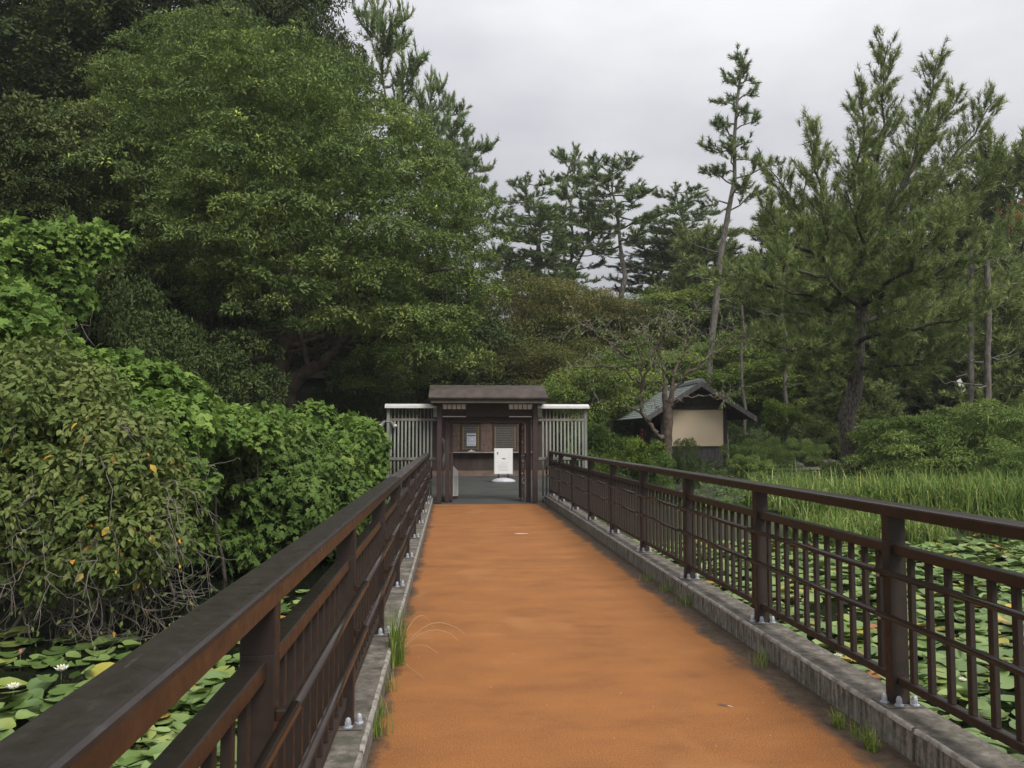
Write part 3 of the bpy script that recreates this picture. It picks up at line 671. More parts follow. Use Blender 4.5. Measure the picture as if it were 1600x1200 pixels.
# ------------------------------------------------------------------ cream-walled kiosk on the right
def kiosk():
    Y0 = 29.9
    xL, xR = PY(1033, 690, Y0)[0], PY(1136.5, 690, Y0)[0]
    gzk = gz(8.6, 30) - 0.02
    Z = lambda py, px=1090: PY(px, py, Y0)[2]
    r = empty('kiosk', ((xL + xR) / 2, Y0, gzk), 0, 'small cream-walled kiosk with green-grey tiled gable roof beyond the right railing', 'kiosk')
    M_w = mat('kiosk_dark_wood', (0.030, 0.024, 0.019), 0.8, (0.06, 0.05, 0.042), scale=5, stretch=(3, 3, 0.4), bump=0.3)
    M_cream = mat('cream_plaster', (0.74, 0.59, 0.41), 0.85, (0.78, 0.64, 0.46), scale=1.5, detail=8, bump=0.08, bscale=60)
    M_board = mat('weathered_grey_board', (0.08, 0.072, 0.074), 0.85, (0.14, 0.128, 0.13), scale=4, stretch=(8, 8, 0.5), bump=0.3)
    M_tile = mat('greygreen_roof_tile', (0.17, 0.20, 0.185), 0.6, (0.23, 0.26, 0.24), scale=2, detail=4, bump=0.1)
    pw = 0.13; L = 4.4
    zc0, zc1 = Z(697), Z(640)
    zf = gzk
    top = Z(636)
    for (x, y) in ((xL, 0), (xR - pw, 0), (xL, L), (xR - pw, L), (xL, L * 0.5)):
        part(MB().box(x, x + pw, Y0 + y, Y0 + y + pw, zf, top, bev=0.006), 'post', M_w, r)
    part(MB().box(xL + pw + 0.002, xR - pw - 0.002, Y0 + 0.04, Y0 + 0.10, zc0, zc1 - 0.0), 'cream_panel', M_cream, r)
    part(MB().box(xL + pw, xR - pw, Y0 + 0.02, Y0 + 0.11, zc0 - 0.06, zc0 - 0.004), 'rail', M_w, r)
    part(MB().box(xL - 0.1, xR + 0.1, Y0 - 0.02, Y0 + 0.15, zc1 + 0.004, zc1 + 0.13, bev=0.006), 'tie_beam', M_w, r)
    nb = 19; e = np.linspace(xL + pw, xR - pw, nb + 1)
    for i in range(nb):
        part(MB().box(e[i] + 0.005, e[i + 1] - 0.005, Y0 + 0.05 + 0.006 * (i % 2), Y0 + 0.09, zf + 0.12, zc0 - 0.065), 'siding_board', M_board, r)
    part(MB().box(xL, xR, Y0 + 0.02, Y0 + 0.13, zf - 0.2, zf + 0.115), 'sill_beam', M_w, r)
    part(MB().box(xR - 0.10, xR - 0.04, Y0 + pw + 0.002, Y0 + L, zf, top - 0.01), 'side_wall', M_w, r)
    part(MB().box(xL + pw, xR - pw, Y0 + L - 0.05, Y0 + L + 0.02, zf, top - 0.01), 'back_wall', M_w, r)
    part(MB().box(xL + 0.03, xL + 0.10, Y0 + L * 0.5 + pw + 0.002, Y0 + L - 0.002, zf, top - 0.01), 'side_wall', M_w, r)
    part(MB().box(xL - 0.2, xL + 0.5, Y0 + pw + 0.01, Y0 + L * 0.5 - 0.01, zf + 0.85, zf + 0.90), 'counter', M_board, r)
    # counter front
    part(MB().box(xL + 0.02, xL + 0.06, Y0 + pw + 0.01, Y0 + L * 0.5 - 0.01, zf, zf + 0.845), 'counter_front', M_w, r)
    # gable triangle above the tie beam
    xa = (xL + xR) / 2 + 0.10
    Yg = Y0 - 0.62
    za = PY(1095, 596, Yg)[2]
    hl, hr = xa - PY(1012, 650, Yg)[0], PY(1181, 646, Yg)[0] - xa
    hw = (hl + hr) / 2; ze = PY(1012, 650, Yg)[2]
    s = (za - ze) / hw
    def ztop(x): return za - abs(x - xa) * s
    gb = MB(); gx0, gx1 = xL + 0.02, xR - 0.02; zt0 = zc1 + 0.133
    pts = [(gx0, zt0), (gx1, zt0), (gx1, max(zt0 + 0.02, ztop(gx1) - 0.14)), (xa, za - 0.14), (gx0, max(zt0 + 0.02, ztop(gx0) - 0.14))]
    V = [(x, Y0 + 0.05, z) for x, z in pts] + [(x, Y0 + 0.10, z) for x, z in pts]
    part(gb.add(V, [(0, 1, 2, 3, 4), (9, 8, 7, 6, 5)] + [(i, 5 + i, 5 + (i + 1) % 5, (i + 1) % 5) for i in range(5)]), 'gable_board', M_w, r)
    part(MB().box(xa - 0.07, xa + 0.07, Y0 - 0.55, Y0 + L + 0.5, za - 0.30, za - 0.16), 'ridge_beam', M_w, r)
    for bx in (xL + 0.02, xR - 0.14):
        part(MB().box(bx, bx + 0.12, Y0 - 0.5, Y0 + L + 0.5, min(ztop(bx), ztop(bx + 0.12)) - 0.24, min(ztop(bx), ztop(bx + 0.12)) - 0.12), 'purlin', M_w, r)
    # roof slopes, verge boards, tile courses
    Ya, Yb = Yg, Y0 + L + 0.62
    for sg in (-1, 1):
        V = []
        for (x, dz) in ((xa, 0), (xa + sg * hw, 0)):
            for y in (Ya, Yb):
                V += [(x, y, ztop(x) - 0.03), (x, y, ztop(x) - 0.10)]
        F = [(0, 2, 6, 4), (1, 5, 7, 3), (0, 4, 5, 1), (2, 3, 7, 6), (4, 6, 7, 5), (0, 1, 3, 2)]
        sl_ = part(MB().add(V, F), 'roof_slope', M_w, r)
        off = Vector(r.location)
        for y in (Ya - 0.045, Yb + 0.005):
            V = []
            for x in (xa - sg * 0.0, xa + sg * (hw + 0.04)):
                V += [(x, y, ztop(x) + 0.015), (x, y + 0.04, ztop(x) + 0.015), (x, y + 0.04, ztop(x) - 0.19), (x, y, ztop(x) - 0.19)]
            V = [tuple(Vector(v) - off) for v in V]
            MB().add(V, [(0, 1, 5, 4), (1, 2, 6, 5), (2, 3, 7, 6), (3, 0, 4, 7), (3, 2, 1, 0), (4, 5, 6, 7)]).ob('verge_board', M_board, sl_)
        mb = MB(); nc = 14; ncol = 22
        for c_ in range(nc):
            x0_ = xa + sg * (0.04 + (hw + 0.03) * c_ / nc); x1_ = xa + sg * (0.04 + (hw + 0.03) * (c_ + 1.12) / nc)
            for q in range(ncol):
                ya = Ya - 0.03 + (Yb - Ya + 0.06) * (q + (0.5 if c_ % 2 else 0)) / (ncol + 0.5); yb_ = ya + (Yb - Ya + 0.06) / (ncol + 0.5) - 0.005
                t = 0.002 * rng.random() + 0.006
                A = [(x0_, ya, ztop(x0_) - 0.018 + t), (x0_, yb_, ztop(x0_) - 0.018 + t), (x1_, yb_, ztop(x1_) + 0.002 + t), (x1_, ya, ztop(x1_) + 0.002 + t)]
                A = A + [(x, y, z - 0.022) for x, y, z in A]
                mb.add([tuple(Vector(v) - off) for v in A], [(0, 1, 2, 3), (0, 4, 5, 1), (1, 5, 6, 2), (2, 6, 7, 3), (3, 7, 4, 0)])
        mb.ob('tile', M_tile, sl_, kind='stuff')
    V = []
    pr = [(-0.16, za - 0.06), (-0.13, za + 0.05), (-0.05, za + 0.12), (0.05, za + 0.12), (0.13, za + 0.05), (0.16, za - 0.06)]
    for y in (Ya - 0.03, Yb + 0.03): V += [(xa + u, y, z) for u, z in pr]
    part(MB().add(V, [(i, (i + 1) % 6, 6 + (i + 1) % 6, 6 + i) for i in range(6)] + [(5, 4, 3, 2, 1, 0), (6, 7, 8, 9, 10, 11)]), 'ridge_cap', M_tile, r)
    # signs and goods on the open left side
    Ys = Y0 + L * 0.5 + 0.35
    b = empty('red_banner', (PY(1003.5, 695, Ys)[0], Ys - 0.0, zf), 0, 'narrow red banner with white characters on the left side of the kiosk', 'banner')
    xx = 0.0; zt, zb2 = PY(1003, 669, Ys)[2] - zf, PY(1003, 696, Ys)[2] - zf
    MB().box(-0.09, 0.09, -0.012, 0.0, zb2, zt).ob('cloth', mat('red_cloth', (0.42, 0.03, 0.03), 0.7), b)
    m = MB()
    for i in range(4):
        z = zt - 0.08 - i * (zt - zb2 - 0.06) / 4
        for (dx, dz, ww, hh) in ((0, 0.03, 0.09, 0.012), (0, 0, 0.07, 0.012), (0, -0.03, 0.10, 0.012), (0, 0, 0.013, 0.085)):
            m.box(dx - ww / 2, dx + ww / 2, -0.0145, -0.0125, z + dz - hh / 2, z + dz + hh / 2)
    m.ob('characters', M_white, b)
    MB().tube([(-0.1, 0.012, 0), (-0.1, 0.012, zt + 0.05)], 0.012, 6).ob('pole', M_w, b, True)
    b = empty('menu_board', (PY(1016, 680, Ys)[0], Ys, zf), 0, 'wide white menu board beside the red banner in the kiosk', 'sign')
    zt, zb2 = PY(1016, 671.5, Ys)[2] - zf, PY(1016, 681.5, Ys)[2] - zf
    MB().box(-0.20, 0.20, -0.02, 0.0, zb2, zt, bev=0.004).ob('panel', mat('board_offwhite', (0.55, 0.55, 0.52), 0.6), b)
    m = MB()
    for i in range(3): m.box(-0.16, 0.1 - 0.05 * i, -0.0225, -0.0205, zt - 0.06 - i * 0.05, zt - 0.05 - i * 0.05)
    m.ob('printed_lines', mat('grey_print', (0.15, 0.15, 0.15), 0.6), b)
    MB().box(-0.015, 0.015, 0.001, 0.02, 0, zt - 0.02).ob('stake', M_w, b)
    b = empty('price_board', (PY(1017, 690, Ys - .3)[0], Ys - 0.3, zf), 0, 'narrow white board with black squares under the menu board', 'sign')
    zt, zb2 = PY(1017, 683, Ys - .3)[2] - zf, PY(1017, 699, Ys - .3)[2] - zf
    MB().box(-0.07, 0.07, -0.02, 0.0, zb2, zt).ob('panel', bpy.data.materials['board_offwhite'], b)
    m = MB()
    for i in range(3): m.box(-0.035, 0.035, -0.0225, -0.0205, zt - 0.08 - i * 0.1, zt - 0.035 - i * 0.1)
    m.ob('black_square', bpy.data.materials['black_print'], b)
    MB().box(-0.012, 0.012, 0.001, 0.02, 0, zt - 0.02).ob('stake', M_w, b)
    for i, (px, col, lab) in enumerate(((1023, (0.25, 0.32, 0.42), 'pale blue carton on the kiosk counter'), (1028, (0.28, 0.22, 0.34), 'mauve carton on the kiosk counter by the post'))):
        yy = Y0 + 0.6 + 0.9 * (1 - i)
        b = empty('carton', (xL + 0.12, yy, zf + 0.901), 0, lab, 'carton')
        MB().box(-0.09, 0.09, -0.12, 0.12, 0, 0.3, bev=0.004).ob('box', mat('carton_%s' % ('blue' if i == 0 else 'mauve'), col, 0.6), b)
        MB().box(-0.07, 0.07, -0.123, -0.121, 0.05, 0.15).ob('printed_label', M_white, b)
kiosk()

# low drain pipe beside kiosk post
pb = P(1137, 735, 29.7)
pipe = empty('drain_pipe', (pb[0], pb[1], gz(pb[0], pb[1])), 0, 'pale curved drain pipe at the foot of the kiosk corner post', 'pipe')
MB().tube([(0.03, 0, 1.4), (0.03, 0, 0.35), (0.08, -0.1, 0.2), (0.3, -0.25, 0.05), (0.5, -0.4, 0.02)], 0.03, 8).ob('pipe_run', mat('pale_pipe', (0.3, 0.29, 0.26), 0.5), pipe, True)

# ------------------------------------------------------------------ dim shed under the big tree
def shed():
    Y = 30.0
    x0, x1 = PY(425, 600, Y)[0], PY(640, 600, Y)[0]; zg = min(gz(x0, Y), gz(x1, Y)) - 0.3
    z = lambda py: PY(500, py, Y)[2]
    r = empty('old_shed', ((x0 + x1) / 2, Y, zg), 0, 'dim old shed with flat roof beam half hidden beneath the big tree', 'shed')
    M_s = mat('shed_wall', (0.045, 0.036, 0.028), 0.9, (0.075, 0.06, 0.045), scale=2, bump=0.3)
    M_f = mat('shed_fascia', (0.075, 0.072, 0.065), 0.8, (0.11, 0.10, 0.09), scale=3)
    part(MB().box(x0 + 0.4, x1 - 0.3, Y + 0.3, Y + 2.6, zg, z(592)), 'wall', M_s, r)
    part(MB().box(x0, x1, Y - 0.1, Y + 2.9, z(591), z(580), bev=0.02), 'roof_slab', M_f, r)
    part(MB().box(x0 + 1.0, x1 - 0.8, Y + 0.25, Y + 0.295, z(613), z(604)), 'rail', M_f, r)
    for t in (0.15, 0.5, 0.85):
        x = x0 + (x1 - x0) * t
        part(MB().box(x - 0.08, x + 0.08, Y + 0.05, Y + 0.2, zg, z(591.2)), 'post', M_s, r)
shed()
#@@SECTION3
# ------------------------------------------------------------------ vegetation: materials
M_bark = mat('bark', (0.045, 0.036, 0.028), 0.95, (0.11, 0.09, 0.07), scale=7, detail=8, bump=1.0, bscale=22, stretch=(2, 2, 0.6))
M_barkp = mat('grey_pine_bark', (0.07, 0.062, 0.05), 0.95, (0.17, 0.155, 0.135), scale=6, detail=8, bump=1.0, bscale=18, stretch=(2, 2, 0.7))
M_barkd = mat('dark_bark', (0.030, 0.024, 0.019), 0.95, (0.065, 0.052, 0.042), scale=7, detail=8, bump=1.0, bscale=20)
M_barkr = mat('reddish_bark', (0.050, 0.036, 0.027), 0.95, (0.115, 0.085, 0.066), scale=9, detail=8, bump=1.0, bscale=26)
M_twig = mat('pale_twig', (0.10, 0.085, 0.068), 0.9, (0.20, 0.18, 0.15), scale=12)
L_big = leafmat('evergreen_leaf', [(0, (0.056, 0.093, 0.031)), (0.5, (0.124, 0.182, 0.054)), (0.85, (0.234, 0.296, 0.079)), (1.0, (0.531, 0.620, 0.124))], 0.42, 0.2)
L_dark = leafmat('dark_leaf', [(0, (0.025, 0.043, 0.013)), (0.6, (0.055, 0.082, 0.023)), (1, (0.119, 0.156, 0.039))], 0.5, 0.15)
L_olive = leafmat('olive_leaf', [(0, (0.038, 0.058, 0.019)), (0.6, (0.086, 0.115, 0.035)), (1, (0.192, 0.211, 0.067))], 0.55, 0.2)
L_maple = leafmat('maple_leaf', [(0, (0.055, 0.070, 0.019)), (0.55, (0.123, 0.138, 0.035)), (0.85, (0.201, 0.163, 0.050)), (1, (0.317, 0.182, 0.077))], 0.55, 0.25)
L_hill = leafmat('hill_leaf', [(0, (0.072, 0.113, 0.025)), (0.55, (0.152, 0.217, 0.044)), (1, (0.329, 0.374, 0.084))], 0.55, 0.25)
L_kudzu = leafmat('vine_leaf', [(0, (0.059, 0.108, 0.024)), (0.5, (0.122, 0.207, 0.040)), (1, (0.233, 0.332, 0.069))], 0.45, 0.3)
L_kudzu_o = leafmat('vine_leaf_single', [(0, (0.072, 0.127, 0.026)), (0.5, (0.143, 0.229, 0.046)), (1, (0.258, 0.366, 0.076))], 0.45, 0.3, objrand=True)
L_mid = leafmat('thicket_leaf', [(0, (0.046, 0.086, 0.020)), (0.6, (0.093, 0.153, 0.032)), (1, (0.158, 0.221, 0.048))], 0.5, 0.2)
L_mid_o = leafmat('thicket_leaf_single', [(0, (0.056, 0.095, 0.022)), (0.6, (0.095, 0.162, 0.034)), (1, (0.167, 0.239, 0.052))], 0.45, 0.2, objrand=True)
L_near = leafmat('twiggy_leaf', [(0, (0.070, 0.116, 0.029)), (0.6, (0.133, 0.180, 0.047)), (0.93, (0.218, 0.234, 0.081)), (0.955, (0.655, 0.389, 0.053)), (1, (0.760, 0.374, 0.053))], 0.5, 0.25)
L_near_o = leafmat('twiggy_leaf_single', [(0, (0.062, 0.099, 0.029)), (0.6, (0.111, 0.148, 0.045)), (0.86, (0.185, 0.198, 0.074)), (0.9, (0.568, 0.346, 0.062)), (1, (0.617, 0.272, 0.049))], 0.5, 0.25, objrand=True)
L_pine = leafmat('pine_needle', [(0, (0.094, 0.136, 0.054)), (0.5, (0.171, 0.229, 0.079)), (1, (0.356, 0.397, 0.135))], 0.5, 0.2)
L_pined = leafmat('dark_pine_needle', [(0, (0.077, 0.120, 0.049)), (0.5, (0.146, 0.213, 0.078)), (1, (0.278, 0.343, 0.122))], 0.5, 0.2)
L_azal = leafmat('azalea_leaf', [(0, (0.075, 0.124, 0.032)), (0.5, (0.164, 0.240, 0.064)), (1, (0.327, 0.395, 0.113))], 0.55, 0.2)
L_brt = leafmat('bright_shrub_leaf', [(0, (0.042, 0.078, 0.011)), (0.5, (0.092, 0.147, 0.020)), (1, (0.202, 0.248, 0.042))], 0.5, 0.3)
L_reed = leafmat('reed_blade', [(0, (0.097, 0.162, 0.038)), (0.5, (0.193, 0.280, 0.066)), (0.8, (0.421, 0.434, 0.143)), (1, (0.556, 0.653, 0.335))], 0.5, 0.3)
L_dry = leafmat('drooping_leaf', [(0, (0.068, 0.131, 0.036)), (0.5, (0.138, 0.202, 0.064)), (1, (0.276, 0.262, 0.108))], 0.6, 0.25)
L_red = leafmat('rusty_leaf', [(0, (0.16, 0.05, 0.02)), (1, (0.34, 0.11, 0.05))], 0.6, 0.2)

# ------------------------------------------------------------------ foliage generators
def sublobes(lobes, n, frac, flat, r, lo=-0.5, sep=0.62):
    """smaller flattened masses budding from the surface of the big ones"""
    Lb = np.asarray(lobes, float); A = Lb[:, 3] * Lb[:, 4] + Lb[:, 3] * Lb[:, 5]; A /= A.sum(); o = []
    tries = 0
    while len(o) < n and tries < n * 30:
        tries += 1; k = r.choice(len(Lb), p=A); u = unit(r.normal(size=3))
        if u[2] < lo: continue
        c = Lb[k, :3] + u * Lb[k, 3:6] * r.uniform(0.78, 1.02); q = np.sqrt((((c - Lb[:, :3]) / Lb[:, 3:6]) ** 2).sum(1)); q[k] = 9
        if q.min() < 0.8: continue
        R = Lb[k, 3] * frac * r.uniform(0.7, 1.25)
        if o:
            oo = np.asarray(o); dq = (oo[:, :3] - c) / np.array([1, 1, 0.75]); 
            if (np.sqrt((dq ** 2).sum(1)) < sep * (R + oo[:, 3])).any(): continue
        o.append((c[0], c[1], c[2], R, R, R * flat))
    return o
CL = {}
def clumps(lobes, n, r, inner=0.2, zmin=-0.55, upb=0.35):
    """clump centres and outward axes on a union of ellipsoids"""
    Lb = np.asarray(lobes, float); A = (Lb[:, 3] * Lb[:, 4] + Lb[:, 3] * Lb[:, 5] + Lb[:, 4] * Lb[:, 5]); A /= A.sum()
    C = []; U = []; Ks = []; tot = 0; lt = r.uniform(0, 1, len(Lb))
    while tot < n:
        k = r.choice(len(Lb), 2 * n, p=A); u = unit(r.normal(size=(2 * n, 3)))
        ok = u[:, 2] > zmin - 0.25 * r.random(2 * n); k, u = k[ok], u[ok]
        rad = np.where(r.random(len(k)) < inner, r.uniform(0.3, 0.85, len(k)), r.uniform(0.86, 1.06, len(k)))
        c = Lb[k, :3] + u * Lb[k, 3:6] * rad[:, None]
        q = ((c[:, None, :] - Lb[None, :, :3]) / Lb[None, :, 3:6]); dd = np.sqrt((q ** 2).sum(-1)); dd[np.arange(len(k)), k] = 9
        ok = (dd.min(1) > 0.78) | (r.random(len(k)) < inner * 0.5)
        ax = unit(u / Lb[k, 3:6] * Lb[k, 3:6].mean(1)[:, None] + np.array([0, 0, upb]))
        C.append(c[ok]); U.append(ax[ok]); Ks.append(k[ok]); tot += ok.sum()
    CL['t'] = lt[np.concatenate(Ks)[:n]]
    return np.concatenate(C)[:n], np.concatenate(U)[:n]
def leaf_arrays(C, U, per, cr, L, r, flat=0.35, droop=0.0, bright=0.0, zr=None):
    n = len(C) * per
    Cc = np.repeat(C, per, 0); Uu = np.repeat(U, per, 0)
    v = unit(r.normal(size=(n, 3))); v = v - (v * Uu).sum(1, keepdims=True) * Uu * (1 - flat); rad = r.random(n) ** 0.5
    pos = Cc + v * (rad * cr)[:, None] + Uu * (cr * 0.3 * (1 - rad ** 2))[:, None]
    d = unit(v * 1.0 + Uu * (0.45 * (1 - rad))[:, None] + r.normal(0, 0.35, (n, 3)) + np.array([0, 0, -droop]))
    nr = unit(Uu + r.normal(0, 0.45, (n, 3)) + np.array([0, 0, 0.3]))
    LL = L * r.uniform(0.65, 1.25, n)
    lob = CL['t'] if len(CL['t']) == len(C) else r.random(len(C))
    ct = np.repeat(0.55 * lob + r.uniform(0.02, 0.34, len(C)) + 0.16 * np.clip(U[:, 2], 0, 1), per)  # clumps facing up get lighter leaves: young growth plus painted light on the tops
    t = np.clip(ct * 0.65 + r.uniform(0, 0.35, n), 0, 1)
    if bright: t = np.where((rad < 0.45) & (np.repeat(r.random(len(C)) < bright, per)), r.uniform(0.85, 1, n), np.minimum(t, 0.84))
    return pos, d, nr, LL, t
def leaf_mesh(name, arrs, wid, tm, m):
    pos, d, nr, LL, t = arrs
    V, F, K = scatter(pos, d, nr, LL, LL * wid, *tm)
    return me_np(name, V, F, m, tint=np.repeat(t, K))
def thing_tree(name, trunk_me, crown_me, loc, label, cat, group=None, rz=0, sc=(1, 1, 1), tname='trunk', cname='crown', rust=None):
    o = empty(name, loc, rz, label, cat, group); o.scale = sc
    if trunk_me: link(tname, trunk_me, o)
    if crown_me: link(cname, crown_me, o)
    if rust: link('rusty_foliage', rust, o)
    return o

def needles(name, tips, axes, m, r, per=16, L=0.15, W=0.014, spread=0.9):
    n = len(tips) * per; A = np.repeat(unit(axes), per, 0)
    d = unit(A + r.normal(0, spread * 0.62, (n, 3))); nr = r.normal(size=(n, 3))
    pos = np.repeat(tips, per, 0) + A * (r.uniform(-0.6, 0.3, n) * L)[:, None]
    LL = L * r.uniform(0.7, 1.2, n)
    V, F, K = scatter(pos, d, nr, LL, np.full(n, W), *NEEDLE)
    t = np.clip(np.repeat(r.uniform(0.05, 0.8, len(tips)), per) + r.uniform(-0.1, 0.25, n), 0, 1)
    return me_np(name, V, F, m, tint=np.repeat(t, K))
def limb_foliage(tb, leaders, r, sub_len, n_sub, tuft_step=0.16, start=0.25, up=0.35, flat=0.5, taper=0.55, brad=0.012, back=True):
    """side branches along each leader; returns tuft points and axes"""
    T = []; A = []
    for pts in leaders:
        pts = np.asarray(pts, float); seg = np.linalg.norm(np.diff(pts, axis=0), axis=1); cum = np.r_[0, seg.cumsum()]; tot = cum[-1]
        m_ = max(3, int(n_sub * tot))
        for i in range(m_):
            t = start + (1 - start) * (i + r.random()) / m_; s_ = t * tot
            p = np.array([np.interp(s_, cum, pts[:, k]) for k in range(3)])
            q = np.array([np.interp(min(tot, s_ + 0.2), cum, pts[:, k]) for k in range(3)]); ax = unit(q - p) if np.linalg.norm(q - p) > 1e-6 else unit(pts[-1] - pts[-2])
            side = unit(np.cross(ax, unit(r.normal(size=3)))); side[2] *= flat; side = unit(side)
            ln = sub_len * (1 - taper * t) * r.uniform(0.6, 1.25)
            dr = unit(side * 1.0 + ax * 0.7 + np.array([0, 0, up]))
            b = curve(p, p + dr * ln, -0.08 * ln, 5, 0.03 * ln)
            b[:, 2] += np.linspace(0, 1, 5) ** 2 * ln * 0.15
            tb.add(b, np.linspace(brad * (1.3 - 0.5 * t), brad * 0.3, 5), 4)
            k = max(3, int(ln / tuft_step)); ts = r.uniform(0.3, 1.0, k); ts[0] = 1.0
            for u in ts:
                pt = np.array([np.interp(u * 4, range(5), b[:, j]) for j in range(3)])
                off = unit(r.normal(size=3)) * ln * 0.16 * r.random()
                T.append(pt + off); A.append(unit(dr + off * 1.5 + np.array([0, 0, 0.5])))
        for u in np.linspace(0.7, 1.0, 5):
            T.append(np.array([np.interp(u * tot, cum, pts[:, k]) for k in range(3)]) + r.normal(0, 0.05, 3)); A.append(unit(pts[-1] - pts[-2]) + np.array([0, 0, 0.3]))
    return np.array(T), np.array(A)
def pine_proto(seed, H, r0, c0, spread, nl, m, bark, lean=0.05, rise=0.35, sub=0.9, nsub=3.2, step=0.15, per=14, nL=0.16, nW=0.016, prof=None, flat=0.35, wig=0.02, dead=0, upf=0.3):
    r = np.random.default_rng(seed); tb = TB(); n = 12; t = np.linspace(0, 1, n)
    tr = np.stack([lean * H * t ** 1.4 + np.cumsum(r.normal(0, wig * H * 0.25, n)), np.cumsum(r.normal(0, wig * H * 0.25, n)), H * t], 1); tr[0, :2] = 0
    tb.add(np.vstack([[0, 0, -0.8], tr]), np.r_[r0 * 1.1, r0 * (1 - t * 0.88)], 9, r0 * 0.04)
    leaders = [tr[8:]]
    for i in range(nl):
        f = (i + r.random() * 0.8) / nl; h = c0 + (0.97 - c0) * f; az = i * 2.4 + r.uniform(-0.5, 0.5)
        p = np.array([np.interp(h, t, tr[:, k]) for k in range(3)])
        ln = spread * (prof(f) if prof else (1 - 0.65 * f)) * r.uniform(0.65, 1.15)
        e = p + np.array([math.cos(az) * ln, math.sin(az) * ln, ln * rise * r.uniform(0.4, 1.6)])
        b = curve(p, e, -0.06 * ln, 6, 0.035 * ln)
        tb.add(b, np.linspace(r0 * 0.38 * (1 - 0.6 * f) + 0.01, 0.012, 6), 6); leaders.append(b)
    for i in range(dead):
        h = c0 * r.uniform(0.45, 1.0); az = r.uniform(0, 6.28); p = np.array([np.interp(h, t, tr[:, k]) for k in range(3)]); ln = spread * r.uniform(0.2, 0.5)
        tb.add(curve(p, p + np.array([math.cos(az) * ln, math.sin(az) * ln, ln * 0.3]), -0.05 * ln, 5, 0.06 * ln), np.linspace(0.04, 0.008, 5), 4)
    T, A = limb_foliage(tb, leaders, r, sub, nsub, step, flat=flat, up=upf)
    return tb.me('pine_trunk', bark), needles('pine_crown', T, A, m, r, per, nL, nW)
def broad_proto(seed, R, H, m, n_clump, per, cr, L, wid=0.45, tm=LEAF4, nl=9, bark=M_barkd, flatten=0.75, low=0.25, trunk_r=0.16, droop=0.1, inner=0.25, bright=0.0, stems=1, big=0.5, sub=34, subf=0.55):
    """crown radius R, total height H"""
    r = np.random.default_rng(seed); ch = H * (1 - low); zc = H * low + ch * 0.5
    lobes = [(0, 0, zc, R * 0.62, R * 0.62, ch * 0.42)]
    for i in range(nl):
        a = i * 2.4 + r.uniform(-0.3, 0.3); f = (i + 0.5) / nl; zz = H * low + ch * (0.18 + 0.66 * f); rr = R * (big * r.uniform(0.75, 1.1)); k = R * 0.62 * math.sqrt(max(0.05, 1 - (2 * abs((zz - zc) / ch)) ** 2)) * r.uniform(0.85, 1.1)
        lobes.append((k * math.cos(a), k * math.sin(a), zz, rr, rr, rr * flatten))
    lobes = [(x, y, z, a, b, min(c, ch * 0.4)) for x, y, z, a, b, c in lobes]
    if sub:
        sl2 = sublobes(lobes, sub, subf, flatten * 0.62, r)
        C, U = clumps(sl2, int(n_clump * 0.8), r, 0.08, zmin=-0.1, upb=0.5); t1 = CL['t']; C2, U2 = clumps(lobes, n_clump - int(n_clump * 0.8), r, 1.0)
        C, U = np.concatenate([C, C2]), np.concatenate([U, U2]); CL['t'] = np.r_[t1, CL['t'] * 0.3]  # inner fill leaves darker, shade inside the crown put into tint
    else: C, U = clumps(lobes, n_clump, r, inner)
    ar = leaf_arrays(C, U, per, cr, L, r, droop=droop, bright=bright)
    tb = TB()
    for s_ in range(stems):
        a0 = r.uniform(0, 6.28); x0 = 0.15 * R * math.cos(a0) * (stems > 1); y0 = 0.15 * R * math.sin(a0) * (stems > 1)
        b0 = np.array([x0, y0, -0.5]); e0 = np.array([x0 * 2 + r.normal(0, 0.05 * R), y0 * 2 + r.normal(0, 0.05 * R), zc])
        tb.add(curve(b0, e0, 0, 7, 0.015 * H), np.linspace(trunk_r, trunk_r * 0.45, 7), 7, trunk_r * 0.05)
        for l in lobes[1:]:
            if stems > 1 and r.random() < 0.5: continue
            f = r.uniform(0.45, 0.95); p = b0 + (e0 - b0) * f
            tb.add(curve(p, np.array(l[:3]), 0, 5, 0.03 * R), np.linspace(trunk_r * 0.4, trunk_r * 0.12, 5), 5)
    return tb.me('trunk', bark), leaf_mesh('crown', ar, wid, tm, m)

def spot(px, py, d):
    p = P(px, py, d); return float(p[0]), float(p[1]), float(p[2])
def place(proto, W0, H0, px, top, wpx, d, label, cat, name, group=None, rz=None, sink=0.15, cname='crown', tname='trunk', wf=1.0, rust=None):
    """set a copy of a prototype plant on the ground so that its height and width are the measured ones"""
    x, y, z = spot(px, top, d); g = gz(x, y) - sink
    sz = (z - g) / H0; sw = wpx * d / FPX / W0
    return thing_tree(name, proto[0], proto[1], (x, y, g), label, cat, group, random.uniform(0, 6.28) if rz is None else rz, (sw, sw * wf, sz), tname, cname, rust)

# prototypes (nominal widths / heights used for scaling)
PB = [broad_proto(11 + i, 3.0, 7.5, L_dark, 1300, 24, 0.36, 0.17, nl=12, trunk_r=0.2, sub=60, subf=0.5) for i in range(2)]
PBT = [broad_proto(15 + i, 5.5, 17.0, L_dark, 3000, 24, 0.45, 0.21, nl=16, trunk_r=0.38, low=0.25, sub=130, subf=0.38) for i in range(2)]
PBo = broad_proto(21, 3.2, 8.0, L_olive, 1900, 24, 0.33, 0.15, nl=12, trunk_r=0.2, sub=80, subf=0.42)
PH = [broad_proto(31 + i, 2.4, 5.5, L_hill, 1300, 22, 0.28, 0.13, nl=11, low=0.12, trunk_r=0.09, stems=3, bark=M_bark, sub=60, subf=0.45) for i in range(2)]
PM = [broad_proto(41 + i, 3.0, 5.5, L_maple, 2000, 26, 0.36, 0.10, nl=16, low=0.2, trunk_r=0.10, stems=2, flatten=0.28, big=0.5, droop=0.25, sub=90, subf=0.5) for i in range(2)]
